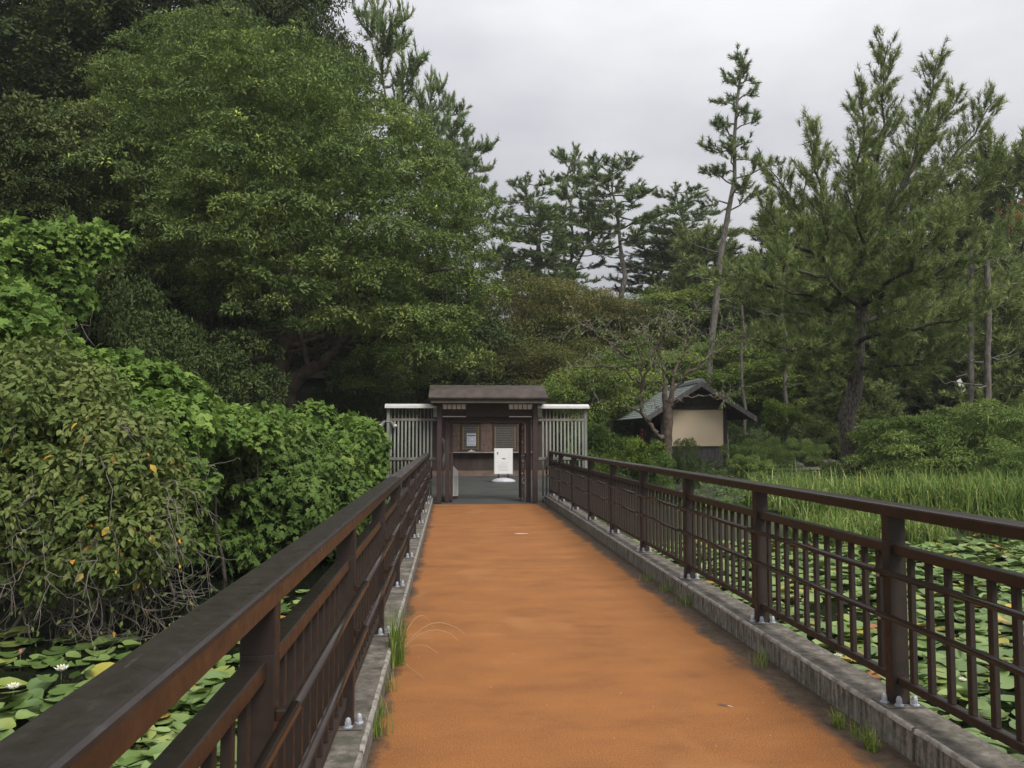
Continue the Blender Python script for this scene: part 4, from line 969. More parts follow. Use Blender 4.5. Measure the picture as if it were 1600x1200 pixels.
PS = broad_proto(51, 1.0, 1.4, L_mid, 520, 18, 0.14, 0.085, nl=8, low=0.02, trunk_r=0.03, stems=3, sub=26)
PSb = broad_proto(52, 1.0, 1.4, L_brt, 560, 20, 0.12, 0.075, nl=8, low=0.02, trunk_r=0.03, stems=3, bark=M_bark, sub=26)
PSd = broad_proto(53, 1.0, 1.4, L_dark, 520, 18, 0.13, 0.075, nl=8, low=0.02, trunk_r=0.03, stems=3, sub=26)
PSD = broad_proto(55, 2.1, 3.6, L_dark, 1500, 20, 0.20, 0.10, nl=12, low=0.02, trunk_r=0.06, stems=4, sub=70, subf=0.42)
PA = broad_proto(54, 1.0, 0.95, L_azal, 1000, 16, 0.08, 0.05, nl=7, low=0.0, trunk_r=0.02, stems=3, flatten=0.8, wid=0.42, sub=40, subf=0.4)
PP = [pine_proto(61, 14, 0.19, 0.52, 2.6, 20, L_pined, M_barkp, lean=0.07, rise=0.18, dead=6, nL=0.27, nW=0.045, per=13, nsub=7.0, step=0.11, sub=0.95, flat=0.12, upf=0.08, wig=0.045, prof=lambda f: math.sqrt(max(0.08, 1 - (1.25 * f - 0.35) ** 2))),
      pine_proto(62, 14, 0.19, 0.38, 2.8, 24, L_pined, M_barkp, lean=-0.05, rise=0.10, dead=4, nL=0.27, nW=0.045, per=13, nsub=7.0, step=0.11, sub=0.95, flat=0.12, upf=0.08, wig=0.045, prof=lambda f: math.sqrt(max(0.08, 1 - (1.25 * f - 0.35) ** 2))),
      pine_proto(63, 14, 0.16, 0.62, 2.4, 14, L_pined, M_barkp, lean=0.12, rise=0.3, dead=9, nL=0.27, nW=0.045, per=13, nsub=7.0, step=0.11, sub=0.95, flat=0.12, upf=0.08, wig=0.045, prof=lambda f: math.sqrt(max(0.08, 1 - (1.25 * f - 0.35) ** 2)))]
PC = pine_proto(64, 9, 0.16, 0.05, 3.0, 64, L_pine, M_barkd, rise=0.35, nL=0.27, nW=0.05, per=14, nsub=5.5, sub=1.15, step=0.11, flat=0.8)

#@@TREES
D_ = 'dark evergreen tree '
for (px, top, wpx, d, lab) in (
    (40, -150, 470, 31, 'towering dark evergreen in the top left corner of the view'),
    (240, -110, 400, 34, 'towering dark evergreen behind the crown of the big leafy tree, second from the left'),
    (400, -70, 280, 36, 'dark evergreen whose crown lets small gaps of sky through above the big leafy tree'),
    (455, -90, 250, 35, 'narrow dark evergreen beside the open pine at the top, last of the dark row'),
    (-60, 120, 330, 21, 'dark evergreen at the left edge of the view, half way up')):
    place(PBT[px % 2], 11.5, 17.0, px, top, wpx, d, lab, 'tree', 'evergreen_tree', 'tall dark trees on the left slope')
place(PBo, 6.8, 8.0, 70, 165, 330, 23, 'olive green tree left of the big leafy tree, under the dark crowns', 'tree', 'evergreen_tree')
for (px, top, wpx, d, lab) in (
    (30, 330, 330, 17, 'dark shrub behind the bright vine patch at the left edge'),
    (190, 470, 300, 18, 'dark shrub behind the bank of vines, left of the leaning trunks'),
    (330, 505, 260, 20, 'dark shrub at the foot of the big tree, just left of its trunks'),
    (120, 400, 260, 20, 'dark shrub between the olive tree and the vine patch'),
    (560, 560, 180, 27, 'dark shrub hiding the right end of the old shed'),
    (300, 380, 300, 27, 'dark shrub deep in the shade behind the big tree')):
    place(PSD, 4.4, 3.6, px, top, wpx, d, lab, 'shrub', 'dark_shrub', 'dark shrubs in the shade of the big tree', cname='foliage', tname='stems')
for (px, top, wpx, d, lab) in (
    (-240, 300, 420, 14, 'dark shrub beyond the left edge of the view, on the slope'),
    (-520, 350, 460, 13, 'dark shrub far beyond the left edge of the view'),
    (-380, 150, 500, 19, 'tall dark shrub high on the slope beyond the left edge'),
    (-160, 560, 260, 11.5, 'low dark shrub by the water beyond the left edge')):
    place(PSD, 4.4, 3.6, px, top, wpx, d, lab, 'shrub', 'dark_shrub', 'dark shrubs in the shade of the big tree', cname='foliage', tname='stems')
for (px, top, wpx, d, lab) in (
    (640, 430, 260, 33, 'dark tree above the left fence, behind the big leafy tree'),
    (700, 480, 220, 39, 'dark tree directly behind the left side of the gateway'),
    (540, 380, 320, 38, 'dark tree in the gloom behind the trunks of the big tree')):
    place(PB[px % 2], 6.6, 7.5, px, top, wpx, d, lab, 'tree', 'evergreen_tree', 'tall dark trees on the left slope')
for (px, top, wpx, d, lab) in (
    (800, 425, 240, 43, 'spreading maple behind the gateway, its top nearest the big leafy tree'),
    (890, 445, 210, 46, 'spreading maple behind the right fence, tinged brown at the top'),
    (770, 520, 210, 40, 'low maple just above the gateway roof'),
    (870, 540, 200, 40, 'low maple above the right grey fence'),
    (985, 470, 200, 48, 'brown-tinged maple on the slope right of the tall forked pine trunk')):
    place(PM[px % 2], 6.4, 5.5, px, top, wpx, d, lab, 'tree', 'maple_tree', 'maples behind the gateway')
for (px, top, wpx, d, lab) in (
    (930, 470, 190, 52, 'green slope tree below the tall bare pine trunk'),
    (1060, 455, 180, 50, 'green slope tree above the kiosk ridge, left of the thin pine'),
    (1160, 440, 180, 48, 'green slope tree just right of the thin leaning pine trunk'),
    (1240, 480, 170, 45, 'green slope tree between the thin pine and the big pine'),
    (930, 560, 170, 36, 'green bush tree between the right fence and the kiosk'),
    (1010, 540, 170, 40, 'green bush tree behind the crown of the bare-branched tree'),
    (1110, 530, 180, 41, 'green bush tree directly above the kiosk roof'),
    (1200, 560, 150, 38, 'green bush tree behind the pale thin trunks right of the kiosk'),
    (1290, 540, 180, 40, 'green bush tree just left of the big pine trunk'),
    (1010, 620, 130, 37, 'low green bush tree seen past the left eave of the kiosk'),
    (1420, 520, 200, 40, 'green bush tree in the shade right of the big pine trunk'),
    (1600, 540, 160, 36, 'green bush tree at the right edge behind the two pale trunks')):
    place(PH[px % 2], 4.9, 5.5, px, top, wpx, d, lab, 'tree', 'slope_tree', 'green trees on the slope behind the kiosk')
for (px, top, wpx, d, k, lab) in (
    (757, 168, 120, 50, 1, 'tall pine beside the right edge of the big leafy tree'),
    (722, 200, 110, 52, 0, 'pine half hidden by the big leafy tree, left of the tall one'),
    (845, 292, 115, 56, 1, 'low bushy pine left of the gap of sky'),
    (905, 226, 105, 60, 0, 'slim pine with an open crown in the middle of the sky gap'),
    (982, 248, 150, 56, 0, 'tall pine with a long bare leaning trunk in the middle'),
    (885, 400, 100, 70, 1, 'small distant pine low in the gap of sky'),
    (930, 415, 90, 72, 1, 'small distant pine beside the bare leaning trunk'),
    (1040, 385, 120, 62, 1, 'dense pine right of the tall bare trunk'),
    (1105, 300, 130, 58, 1, 'pine left of the thin leaning pine, half its height'),
    (818, 335, 130, 54, 1, 'bushy pine filling the low skyline just left of the gap of sky'),
    (785, 385, 120, 52, 0, 'low bushy pine beside the lower right edge of the big leafy tree'),
    (872, 345, 100, 62, 2, 'slight low pine between the bushy pine and the slim open one'),
    (1012, 345, 130, 59, 1, 'bushy pine touching the right side of the tall bare trunked pine'),
    (1068, 350, 130, 60, 0, 'bushy pine filling the skyline left of the thin leaning pine'),
    (672, 88, 85, 44, 2, 'small leaning pine with an open top beside the upper left pine'),
    (640, -45, 130, 37, 2, 'open pine with a bending trunk at the top left of the sky')):
    place(PP[k], 5.0 if k != 2 else 4.4, 14, px, top, wpx, d, lab, 'pine tree', 'pine_tree', 'pines standing against the sky')
for (px, top, wpx, d, lab) in (
    (1110, 360, 210, 50, 'dense bushy conifer left of the thin pine trunk'),
    (1215, 330, 220, 48, 'dense bushy conifer between the thin pine and the big pine'),
    (1310, 330, 200, 46, 'dense bushy conifer hidden behind the left side of the big pine'),
    (1470, 300, 260, 42, 'dense bushy conifer behind the right limbs of the big pine'),
    (1590, 235, 260, 40, 'dense bushy conifer at the right edge, tallest of its row'),
    (1560, 400, 240, 35, 'dense bushy conifer above the two pale trunks'),
    (1440, 420, 220, 37, 'dense bushy conifer low behind the big pine trunk'),
    (1250, 395, 200, 40, 'dense bushy conifer low behind the left limbs of the big pine'),
    (1370, 350, 220, 38, 'dense bushy conifer directly behind the middle of the big pine'),
    (1530, 330, 240, 46, 'dense bushy conifer between the two right limbs of the big pine'),
    (1180, 430, 170, 44, 'dense bushy conifer low beside the thin leaning pine trunk'),
    (1060, 430, 150, 54, 'dense bushy conifer low between the bare trunk and the thin pine'),
    (1500, 480, 200, 39, 'dense bushy conifer low behind the two pale trunks'),
    (1300, 590, 130, 31, 'small dark young pine left of the big pine trunk'),
    (1370, 600, 110, 33, 'small dark young pine just right of the big pine trunk')):
    place(PC, 6.2, 9, px, top, wpx, d, lab, 'conifer', 'conifer_tree', 'dense conifers on the right')

# ------------------------------------------------------------------ big leafy tree on the left
def big_tree():
    r = np.random.default_rng(5); D = 24.0
    base = P(430, 640, 25.0); bx, by = float(base[0]), float(base[1]); bz = gz(bx, by) - 0.1
    sil = [(345, 75, 62, 0), (265, 100, 60, 0.5), (440, 110, 62, 0), (215, 130, 48, 1), (520, 160, 60, 0.5), (390, 130, 72, -1.2), (300, 180, 90, -1.5), (470, 200, 90, -1.8),
           (190, 230, 78, 0), (165, 310, 62, 0.8), (240, 300, 82, -1.6), (590, 240, 66, 0), (660, 260, 52, 0.6), (560, 290, 84, -1.8), (380, 270, 95, -2.6), (690, 330, 60, 0), (640, 370, 78, -1.4),
           (320, 370, 80, -2.5), (450, 360, 90, -3.0), (560, 400, 88, -2.6), (710, 420, 52, 0.2), (690, 490, 66, 0.4), (430, 455, 66, -3.2), (560, 480, 78, -2.4), (640, 530, 70, -1.0),
           (700, 560, 52, 0.8), (400, 400, 70, -3.0), (260, 410, 60, -0.5), (490, 490, 55, -2.9), (600, 590, 55, 0.8), (735, 470, 40, 0.5), (330, 455, 55, -1.0), (150, 380, 45, 0.5), (345, 50, 36, 0), (455, 80, 36, 0)]
    lobes = []
    for (px, py, rp, dz) in sil:
        d = D + dz; p = P(px, py, d); R = rp * d / FPX; lobes.append((p[0] - bx, p[1] - by, p[2] - bz, R, R * 1.1, R * 0.78))
    # the far half of the crown
    for (px, py, rp) in ((330, 200, 150), (480, 260, 160), (600, 380, 140), (420, 400, 130), (230, 260, 110)):
        p = P(px, py, 27.5); R = rp * 27.5 / FPX; lobes.append((p[0] - bx, p[1] - by, p[2] - bz, R, R, R * 0.85))
    sl2 = sublobes(lobes, 420, 0.52, 0.48, r, -0.7, 0.60)
    C, U = clumps(sl2, 10500, r, 0.04, zmin=0.0, upb=0.6); t1 = CL['t']; C2, U2 = clumps(lobes, 1300, r, 1.0, zmin=-0.75)
    C, U = np.concatenate([C, C2]), np.concatenate([U, U2]); CL['t'] = np.r_[t1, CL['t'] * 0.2]  # inner leaves far darker: shadowed gaps of the crown painted into the tint
    # keep mainly what faces the outside
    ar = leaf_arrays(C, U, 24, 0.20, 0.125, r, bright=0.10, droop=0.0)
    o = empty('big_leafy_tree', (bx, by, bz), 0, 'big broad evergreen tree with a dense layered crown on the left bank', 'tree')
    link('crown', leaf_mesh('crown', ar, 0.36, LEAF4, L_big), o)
    M_brkb = mat('big_tree_bark', (0.050, 0.037, 0.027), 0.95, (0.12, 0.09, 0.065), scale=5, detail=8, bump=1.0, bscale=16)
    stems = [[(352, 640, 24.6), (350, 605, 24.5), (338, 580, 24.3), (322, 560, 24.2), (318, 520, 24.2), (300, 430, 24.2)],
             [(426, 640, 24.8), (424, 610, 24.8), (436, 585, 24.7), (446, 545, 24.5), (452, 500, 24.3), (450, 400, 24.6), (440, 250, 25)],
             [(450, 640, 24.2), (452, 612, 24.1), (466, 590, 24.0), (490, 574, 23.9), (512, 560, 23.9), (560, 500, 23.8)]]
    rad = [0.22, 0.34, 0.27]
    for s_, R in zip(stems, rad):
        tb = TB(); pts = np.array([P(*q) for q in s_]) - np.array([bx, by, bz])
        pts = np.vstack([pts[0] + [0, 0, -1.0], pts]); fine = np.array([[np.interp(t, range(len(pts)), pts[:, k]) for k in range(3)] for t in np.linspace(0, len(pts) - 1, 22)])
        tb.add(fine, np.linspace(R, R * 0.45, 22), 10, 0.012)
        for j in range(5):
            q = fine[r.integers(10, 21)]; l = lobes[r.integers(0, len(lobes))][:3]
            tb.add(curve(q, np.array(l), 0.3, 7, 0.12), np.linspace(R * 0.3, 0.03, 7), 6)
        link('trunk', tb.me('trunk', M_brkb), o)
big_tree()

# ------------------------------------------------------------------ big pine on the right
def big_pine():
    r = np.random.default_rng(9); D = 26.0
    b = P(1332, 738, D); bx, by = float(b[0]), float(b[1]); bz = gz(bx, by) - 0.1; O = np.array([bx, by, bz])
    o = empty('big_pine', (bx, by, bz), 0, 'big pine with ascending limbs and a rough grey trunk, right of the kiosk', 'pine tree')
    W = lambda *q: P(*q) - O
    tp = np.array([W(1331, 745, D), W(1330, 715, D), W(1326, 680, D), W(1322, 650, D), W(1333, 620, D), W(1338, 580, D), W(1342, 530, D), W(1346, 490, D), W(1347, 450, D), W(1352, 410, D + .2)])
    tp = np.vstack([tp[0] + [0, 0, -0.6], tp])
    fine = np.array([[np.interp(t, range(len(tp)), tp[:, k]) for k in range(3)] for t in np.linspace(0, len(tp) - 1, 40)])
    fine = fine + r.normal(0, 0.008, fine.shape)
    tb = TB(); tb.add(fine, np.r_[0.36, np.linspace(0.30, 0.16, 39)], 14, 0.016)
    link('trunk', tb.me('trunk', mat('big_pine_bark', (0.060, 0.050, 0.040), 0.98, (0.19, 0.17, 0.145), scale=9, detail=9, bump=1.0, bscale=24, stretch=(2, 2, 0.8), lo=0.4, hi=0.68)), o)
    lead = [
        [(1350, 420, 0.2), (1362, 340, 0.3), (1372, 250, 0.2), (1380, 160, 0.1), (1387, 72, 0)],
        [(1350, 430, 0), (1335, 350, -0.5), (1338, 270, -0.8), (1350, 190, -0.8), (1352, 140, -0.8)],
        [(1352, 415, 0.2), (1395, 340, 0.8), (1425, 260, 1.0), (1448, 170, 1.0), (1465, 92, 1.0)],
        [(1350, 430, 0), (1385, 350, -1.0), (1420, 270, -1.4), (1460, 200, -1.5), (1495, 152, -1.5)],
        [(1348, 440, 0), (1410, 350, 0.5), (1470, 270, 0.9), (1520, 210, 1.2), (1556, 155, 1.4)],
        [(1347, 450, 0), (1310, 410, -0.8), (1285, 350, -1.2), (1278, 260, -1.3), (1276, 195, -1.3)],
        [(1347, 445, 0), (1300, 400, 0.6), (1262, 350, 0.9), (1230, 300, 1.0), (1200, 262, 1.0)],
        [(1346, 462, 0), (1290, 410, -1.5), (1240, 380, -2.0), (1210, 350, -2.2), (1192, 322, -2.2)],
        [(1346, 455, 0), (1420, 400, -1.6), (1480, 340, -2.2), (1530, 290, -2.4), (1560, 245, -2.5)],
        [(1344, 480, 0), (1400, 450, -1.5), (1470, 420, -2.5), (1540, 390, -2.8), (1600, 350, -3.0)],
        [(1343, 495, 0), (1280, 470, -1.5), (1220, 450, -2.2), (1165, 430, -2.5), (1110, 425, -2.5)],
        [(1342, 505, 0), (1400, 485, 0.8), (1480, 470, 1.5), (1560, 455, 2.0), (1640, 420, 2.5)],
        [(1341, 520, 0), (1290, 500, 1.2), (1240, 490, 2.0), (1190, 480, 2.5), (1150, 460, 2.5)],
        [(1340, 535, 0), (1390, 520, -1.8), (1450, 510, -3.0), (1510, 500, -3.2), (1580, 470, -3.4)],
        [(1340, 545, 0), (1290, 540, -1.5), (1240, 545, -2.5), (1200, 540, -2.8), (1170, 530, -2.8)],
        [(1338, 570, 0), (1380, 570, -1.0), (1420, 570, -1.8), (1460, 560, -2.0), (1500, 560, -2.0)],
        [(1337, 590, 0), (1300, 580, -0.8), (1270, 575, -1.2), (1240, 570, -1.4), (1215, 575, -1.4)],
        [(1345, 470, 0), (1350, 400, -2.0), (1340, 350, -2.8), (1350, 300, -3.2), (1345, 270, -3.2)],
        [(1345, 475, 0), (1400, 430, -3.0), (1440, 390, -3.8), (1480, 350, -4.0), (1500, 320, -4.0)],
        [(1345, 480, 0), (1300, 440, -3.0), (1260, 430, -3.6), (1230, 420, -3.8), (1220, 400, -3.8)]]
    leaders = []
    for L_ in lead:
        pts = np.array([W(a, b_, D + c_) for a, b_, c_ in L_]); f = np.array([[np.interp(t, range(5), pts[:, k]) for k in range(3)] for t in np.linspace(0, 4, 13)])
        f[1:-1] += r.normal(0, 0.06, (11, 3)); tb2 = TB(); tb2.add(f, np.linspace(0.075, 0.014, 13), 7, 0.004)
        link('limb', tb2.me('limb', M_barkd), o); leaders.append(f)
    tb3 = TB(); T, A = limb_foliage(tb3, leaders, r, 1.15, 10.5, 0.09, start=0.2, up=0.42, flat=0.7, taper=0.52, brad=0.009)
    link('twigs', tb3.me('twigs', M_barkd), o)['kind'] = 'stuff'
    link('crown', needles('crown', T, A, L_pine, r, 20, 0.21, 0.019, 0.95), o)
big_pine()

# thin tall leaning pine
def thin_pine():
    r = np.random.default_rng(19); D = 39.0; b = P(1108, 560, D); bx, by = float(b[0]), float(b[1]); bz = gz(bx, by) - 0.2; O = np.array([bx, by, bz])
    o = empty('thin_leaning_pine', (bx, by, bz), 0, 'thin tall leaning pine with sparse short branches, left of the big pine', 'pine tree')
    tp = np.array([P(a, c, D) - O for a, c in ((1108, 560), (1118, 480), (1126, 400), (1138, 330), (1148, 280), (1147, 220), (1152, 160), (1158, 110), (1160, 88))])
    tp = np.vstack([[tp[0][0], tp[0][1], -1.0], tp]); tp[0] = [0, 0, -0.5]
    tb = TB(); tb.add(tp, np.linspace(0.19, 0.03, 10), 8, 0.008); link('trunk', tb.me('trunk', M_barkp), o)
    leaders = [tp[-3:]]; tb2 = TB()
    for i in range(26):
        py = 330 - 235 * (i / 25) ** 0.95; q = np.array([np.interp(-(py), [-560, -480, -400, -330, -280, -220, -160, -110, -88], tp[1:, k]) for k in range(3)])
        f = i / 25; ln = (1.9 * (1 - f) + 0.55) * r.uniform(0.55, 1.1); az = i * 2.4
        e = q + np.array([math.cos(az) * ln, math.sin(az) * ln, ln * r.uniform(-0.05, 0.45)]); c_ = curve(q, e, 0.05 * ln, 5, 0.05 * ln)
        tb2.add(c_, np.linspace(0.045, 0.012, 5), 5); leaders.append(c_)
    for (px, py, ln, sg) in ((1120, 470, 1.6, 1), (1118, 485, 1.2, -1), (1124, 440, 1.4, -1), (1131, 395, 1.7, -1)):
        q = P(px, py, D) - O; tb2.add(curve(q, q + np.array([sg * ln, 0.3, ln * 0.4]), -0.1, 5, 0.08), np.linspace(0.04, 0.008, 5), 4)
    T, A = limb_foliage(tb2, leaders, r, 0.7, 5.0, 0.09, flat=0.4, brad=0.009)
    link('branches', tb2.me('branches', M_barkp), o)['kind'] = 'stuff'; link('crown', needles('crown', T, A, L_pined, r, 15, 0.24, 0.034), o)
thin_pine()
# pale trunks among the trees on the right
for (px, y0, y1, d, R, lab) in ((1518, 655, 470, 27.6, 0.12, 'pale bare trunk leaning slightly, left one of the pair right of the big pine'), (1541, 650, 455, 27.2, 0.135, 'pale bare trunk, right one of the pair right of the big pine'),
                          (1225, 610, 500, 34, 0.09, 'slim pale trunk rising behind the yellow-green shrub'), (1303, 600, 425, 44, 0.16, 'grey trunk glimpsed behind the left limbs of the big pine'), (1162, 600, 520, 35.5, 0.07, 'slim pale trunk above the right end of the kiosk roof')):
    a = P(px, y0, d); r = np.random.default_rng(px); g = gz(a[0], a[1]) - 0.3; e = P(px + r.uniform(-6, 6), y1, d)
    o = empty('bare_trunk_tree', (a[0], a[1], g), 0, lab, 'tree', 'pale trunks among the trees'); O = np.array([a[0], a[1], g])
    tb = TB(); pts = curve(np.zeros(3), e - O + np.array([0, 0, 2.0]), 0, 9, 0.06); tb.add(pts, np.linspace(R, R * 0.6, 9), 9, 0.008); link('trunk', tb.me('trunk', M_barkp), o)
    tb = TB()
    for j in range(6):
        q = pts[r.integers(3, 8)]; az = r.uniform(0, 6.28); ln = r.uniform(0.8, 2.2); tb.add(curve(q, q + np.array([math.cos(az) * ln, math.sin(az) * ln, ln * 0.25]), -0.1, 6, 0.08), np.linspace(R * 0.22, 0.01, 6), 4)
    link('branches', tb.me('branches', M_barkp), o)['kind'] = 'stuff'

# ------------------------------------------------------------------ bare-branched tree in front of the kiosk
def bare_tree():
    r = np.random.default_rng(23); D = 22.5; b = P(1044, 745, D); bx, by = float(b[0]), float(b[1]); bz = gz(bx, by) - 0.2; O = np.array([bx, by, bz])
    o = empty('bare_branched_tree', (bx, by, bz), 0, 'pruned tree with stubby reddish trunk and sparse drooping leaves in front of the kiosk', 'tree')
    W = lambda px, py, dz=0: P(px, py, D + dz) - O
    def fine(L_, n):
        p = np.array(L_); return np.array([[np.interp(t, range(len(p)), p[:, k]) for k in range(3)] for t in np.linspace(0, len(p) - 1, n)])
    tb = TB(); t0 = fine([W(1044, 760), W(1044, 740), W(1042, 700), W(1044, 670), W(1043, 640), W(1044, 625)], 16); t0 += r.normal(0, 0.012, t0.shape)
    tb.add(t0, 0.118 + 0.018 * r.random(16), 12, 0.009)
    tb.add(fine([W(1040, 632), W(1038, 615), W(1039, 601)], 6), np.linspace(0.085, 0.06, 6), 9, 0.006)
    tb.add(fine([W(1047, 632), W(1050, 615), W(1050, 600)], 6), np.linspace(0.075, 0.055, 6), 9, 0.006)
    link('trunk', tb.me('trunk', M_barkr), o)
    mains = [[W(1042, 690), W(1028, 678, -.1), W(1015, 662, -.2), W(1004, 645, -.2), W(999, 620, -.3), W(1001, 590, -.3), W(1003, 560, -.3), W(990, 520, -.2)],
             [W(1001, 645, -.2), W(985, 636, -.4), W(965, 636, -.6)],
             [W(1039, 605), W(1037, 580, .1), W(1030, 550, .2), W(1015, 520, .2), W(1000, 495, .2)],
             [W(1050, 604), W(1056, 575, .2), W(1070, 550, .3), W(1075, 520, .4), W(1092, 500, .4)],
             [W(1050, 612), W(1075, 585, -.2), W(1105, 560, -.3), W(1135, 540, -.3), W(1165, 520, -.3)],
             [W(1050, 636), W(1070, 622, -.4), W(1095, 618, -.6), W(1120, 622, -.8), W(1148, 616, -.8)],
             [W(1003, 600, -.3), W(975, 580, -.5), W(950, 570, -.7), W(920, 575, -.9), W(895, 572, -.9)],
             [W(1003, 580, -.3), W(985, 560, 0), W(955, 540, .3), W(930, 520, .4), W(905, 505, .4)],
             [W(1001, 610, -.3), W(1012, 580, -.5), W(1020, 550, -.6), W(1040, 520, -.6), W(1050, 490, -.6)]]
    TL = []; TD = []; br = TB(); tw = TB()
    for i, M_ in enumerate(mains):
        f = fine(M_, 4 * len(M_)); f[2:] += r.normal(0, 0.03, f[2:].shape); R = (0.075, 0.03, 0.045, 0.045, 0.045, 0.03, 0.03, 0.035, 0.035)[i]
        br.add(f, np.linspace(R, 0.014, len(f)), 7, 0.003)
        for j in range(len(f)):
            if i == 0 and j < 14: continue
            if j < 3: continue
            if f[j][2] + O[2] < 3.9 and r.random() < 0.8: continue
            for q in range(1 if j % 3 else 2):
                ln = r.uniform(0.3, 1.0); dr = unit(r.normal(size=3) + np.array([0, 0, 0.25])); a = f[j]
                e = a + dr * ln; c_ = curve(a, e, r.uniform(-0.1, 0.15) * ln, 6, 0.06 * ln); tw.add(c_, np.linspace(0.010, 0.005, 6), 3)
                for s_ in range(4):
                    k = r.integers(2, 6); l2 = ln * r.uniform(0.25, 0.6); d2 = unit(dr + r.normal(0, 0.8, 3)); c2 = curve(c_[k], c_[k] + d2 * l2, -0.05, 4, 0.04 * l2); tw.add(c2, np.linspace(0.007, 0.004, 4), 3)
                    for w_ in range(7): TL.append(c2[r.integers(1, 4)]); TD.append(unit(d2 * 0.5 + np.array([0, 0, -1.0]) + r.normal(0, 0.4, 3)))
    link('branches', br.me('branches', M_barkr), o)['kind'] = 'stuff'; link('twigs', tw.me('twigs', M_twig), o)['kind'] = 'stuff'
    TL = np.array(TL); TD = np.array(TD); n = len(TL); LL = r.uniform(0.05, 0.13, n)
    V, F, K = scatter(TL, TD, r.normal(size=(n, 3)), LL, LL * 0.36, *LEAF4)
    link('leaves', me_np('leaves', V, F, L_dry, tint=np.repeat(r.random(n), K)), o)
bare_tree()

# ------------------------------------------------------------------ shrubs right of the bridge
for (px, top, wpx, d, pr, W0, H0, lab, nm) in (
    (985, 690, 105, 22.0, PSb, 2.1, 1.4, 'bright yellow-green bush behind the railing, left of the pruned trunk', 'bright_shrub'),
    (1020, 705, 60, 21.6, PS, 2.1, 1.4, 'deep green bush touching the pruned trunk on its left', 'green_shrub'),
    (935, 660, 90, 24, PS, 2.1, 1.4, 'green bush beside the right grey fence', 'green_shrub'),
    (950, 735, 90, 21.4, PSd, 2.1, 1.4, 'low dark bush at the far end of the right railing', 'dark_shrub'),
    (1070, 686, 44, 24.5, PSd, 2.1, 1.4, 'slender grey-green bush in front of the kiosk siding', 'slender_shrub'),
    (1227, 628, 78, 33, PSb, 2.1, 1.4, 'round yellow-green shrub behind the clipped azaleas', 'bright_shrub'),
    (1172, 680, 66, 31, PSd, 2.1, 1.4, 'dark bush right beside the kiosk corner', 'dark_shrub'),
    (1125, 782, 140, 19.2, PS, 2.1, 1.4, 'low green bush between the railing and the reeds', 'green_shrub'),
    (1040, 772, 100, 20.0, PSd, 2.1, 1.4, 'low dark bush behind the railing below the kiosk', 'dark_shrub'),
    (1180, 690, 100, 27, PA, 2.1, 0.95, 'clipped azalea mound nearest the kiosk', 'azalea_mound'),
    (1165, 714, 84, 26, PA, 2.1, 0.95, 'low clipped azalea mound in front of the kiosk corner', 'azalea_mound'),
    (1262, 690, 74, 30, PA, 2.1, 0.95, 'clipped azalea mound on the far side of the path, largest and palest', 'azalea_mound'),
    (1308, 683, 60, 31.5, PA, 2.1, 0.95, 'clipped azalea mound just left of the big pine trunk', 'azalea_mound'),
    (1215, 700, 70, 28.5, PA, 2.1, 0.95, 'dark clipped azalea mound beside the path', 'azalea_mound'),
    (1302, 722, 34, 27.0, PA, 2.1, 0.95, 'tiny azalea mound on the near edge of the path', 'azalea_mound'),
    (1360, 722, 60, 26.5, PA, 2.1, 0.95, 'low azalea right of the big pine trunk', 'azalea_mound'),
    (1480, 640, 180, 30, PC, 6.2, 9, 'spreading low garden pine behind the large right shrub', 'garden_pine'),
    (1590, 625, 90, 33, PA, 2.1, 0.95, 'rounded clipped bush at the right edge', 'azalea_mound'),
    (1110, 640, 90, 36, PSd, 2.1, 1.4, 'dark shrub seen under the kiosk right eave', 'dark_shrub')):
    cat = 'pine tree' if 'pine' in nm and 'garden' in nm else 'shrub'
    place(pr, W0, H0, px, top, wpx, d, lab, cat, nm, 'shrubs right of the bridge' if cat == 'shrub' else None, cname='foliage', tname='stems')
def laurel(px, top, wpx, d, seed, lab, H0=2.6, R=1.9):
    p = broad_proto(seed, R, H0, L_azal, 900, 18, 0.22, 0.155, wid=0.28, tm=LEAF6, nl=12, low=0.0, trunk_r=0.04, stems=4, inner=0.2, droop=0.0)
    return place(p, R * 2.1, H0, px, top, wpx, d, lab, 'shrub', 'large_shrub', cname='foliage', tname='stems', rz=seed)
laurel(1430, 655, 180, 24.5, 71, 'large lance-leaved shrub right of the big pine trunk')
laurel(1530, 640, 170, 24.0, 72, 'large lance-leaved shrub near the right edge, taller one of the pair')
laurel(1600, 700, 120, 21.5, 73, 'yellowish lance-leaved shrub cut off by the right edge')
# rocks by the path
M_rock = mat('mossy_rock', (0.06, 0.055, 0.045), 0.95, (0.13, 0.12, 0.10), scale=4, detail=8, bump=1.0, bscale=12)
def rock(x, y, sx, sy, sz, seed, lab):
    r = np.random.default_rng(seed); k = 10; rings = 6; V = []
    for i in range(rings):
        ph = (i / (rings - 1)) * 1.5 - 0.25
        for j in range(k):
            a = j * 2 * PI / k; q = 1 + r.normal(0, 0.10); V.append((sx * q * math.cos(a) * math.cos(ph), sy * q * math.sin(a) * math.cos(ph), sz * q * math.sin(ph)))
    F = [(i * k + j, i * k + (j + 1) % k, (i + 1) * k + (j + 1) % k, (i + 1) * k + j) for i in range(rings - 1) for j in range(k)] + [tuple((rings - 1) * k + j for j in range(k))]
    o = MB().add(V, F).ob('rock', M_rock, None, False, label=lab, cat='rock', group='rocks along the path'); o.location = (x, y, gz(x, y) + 0.02)
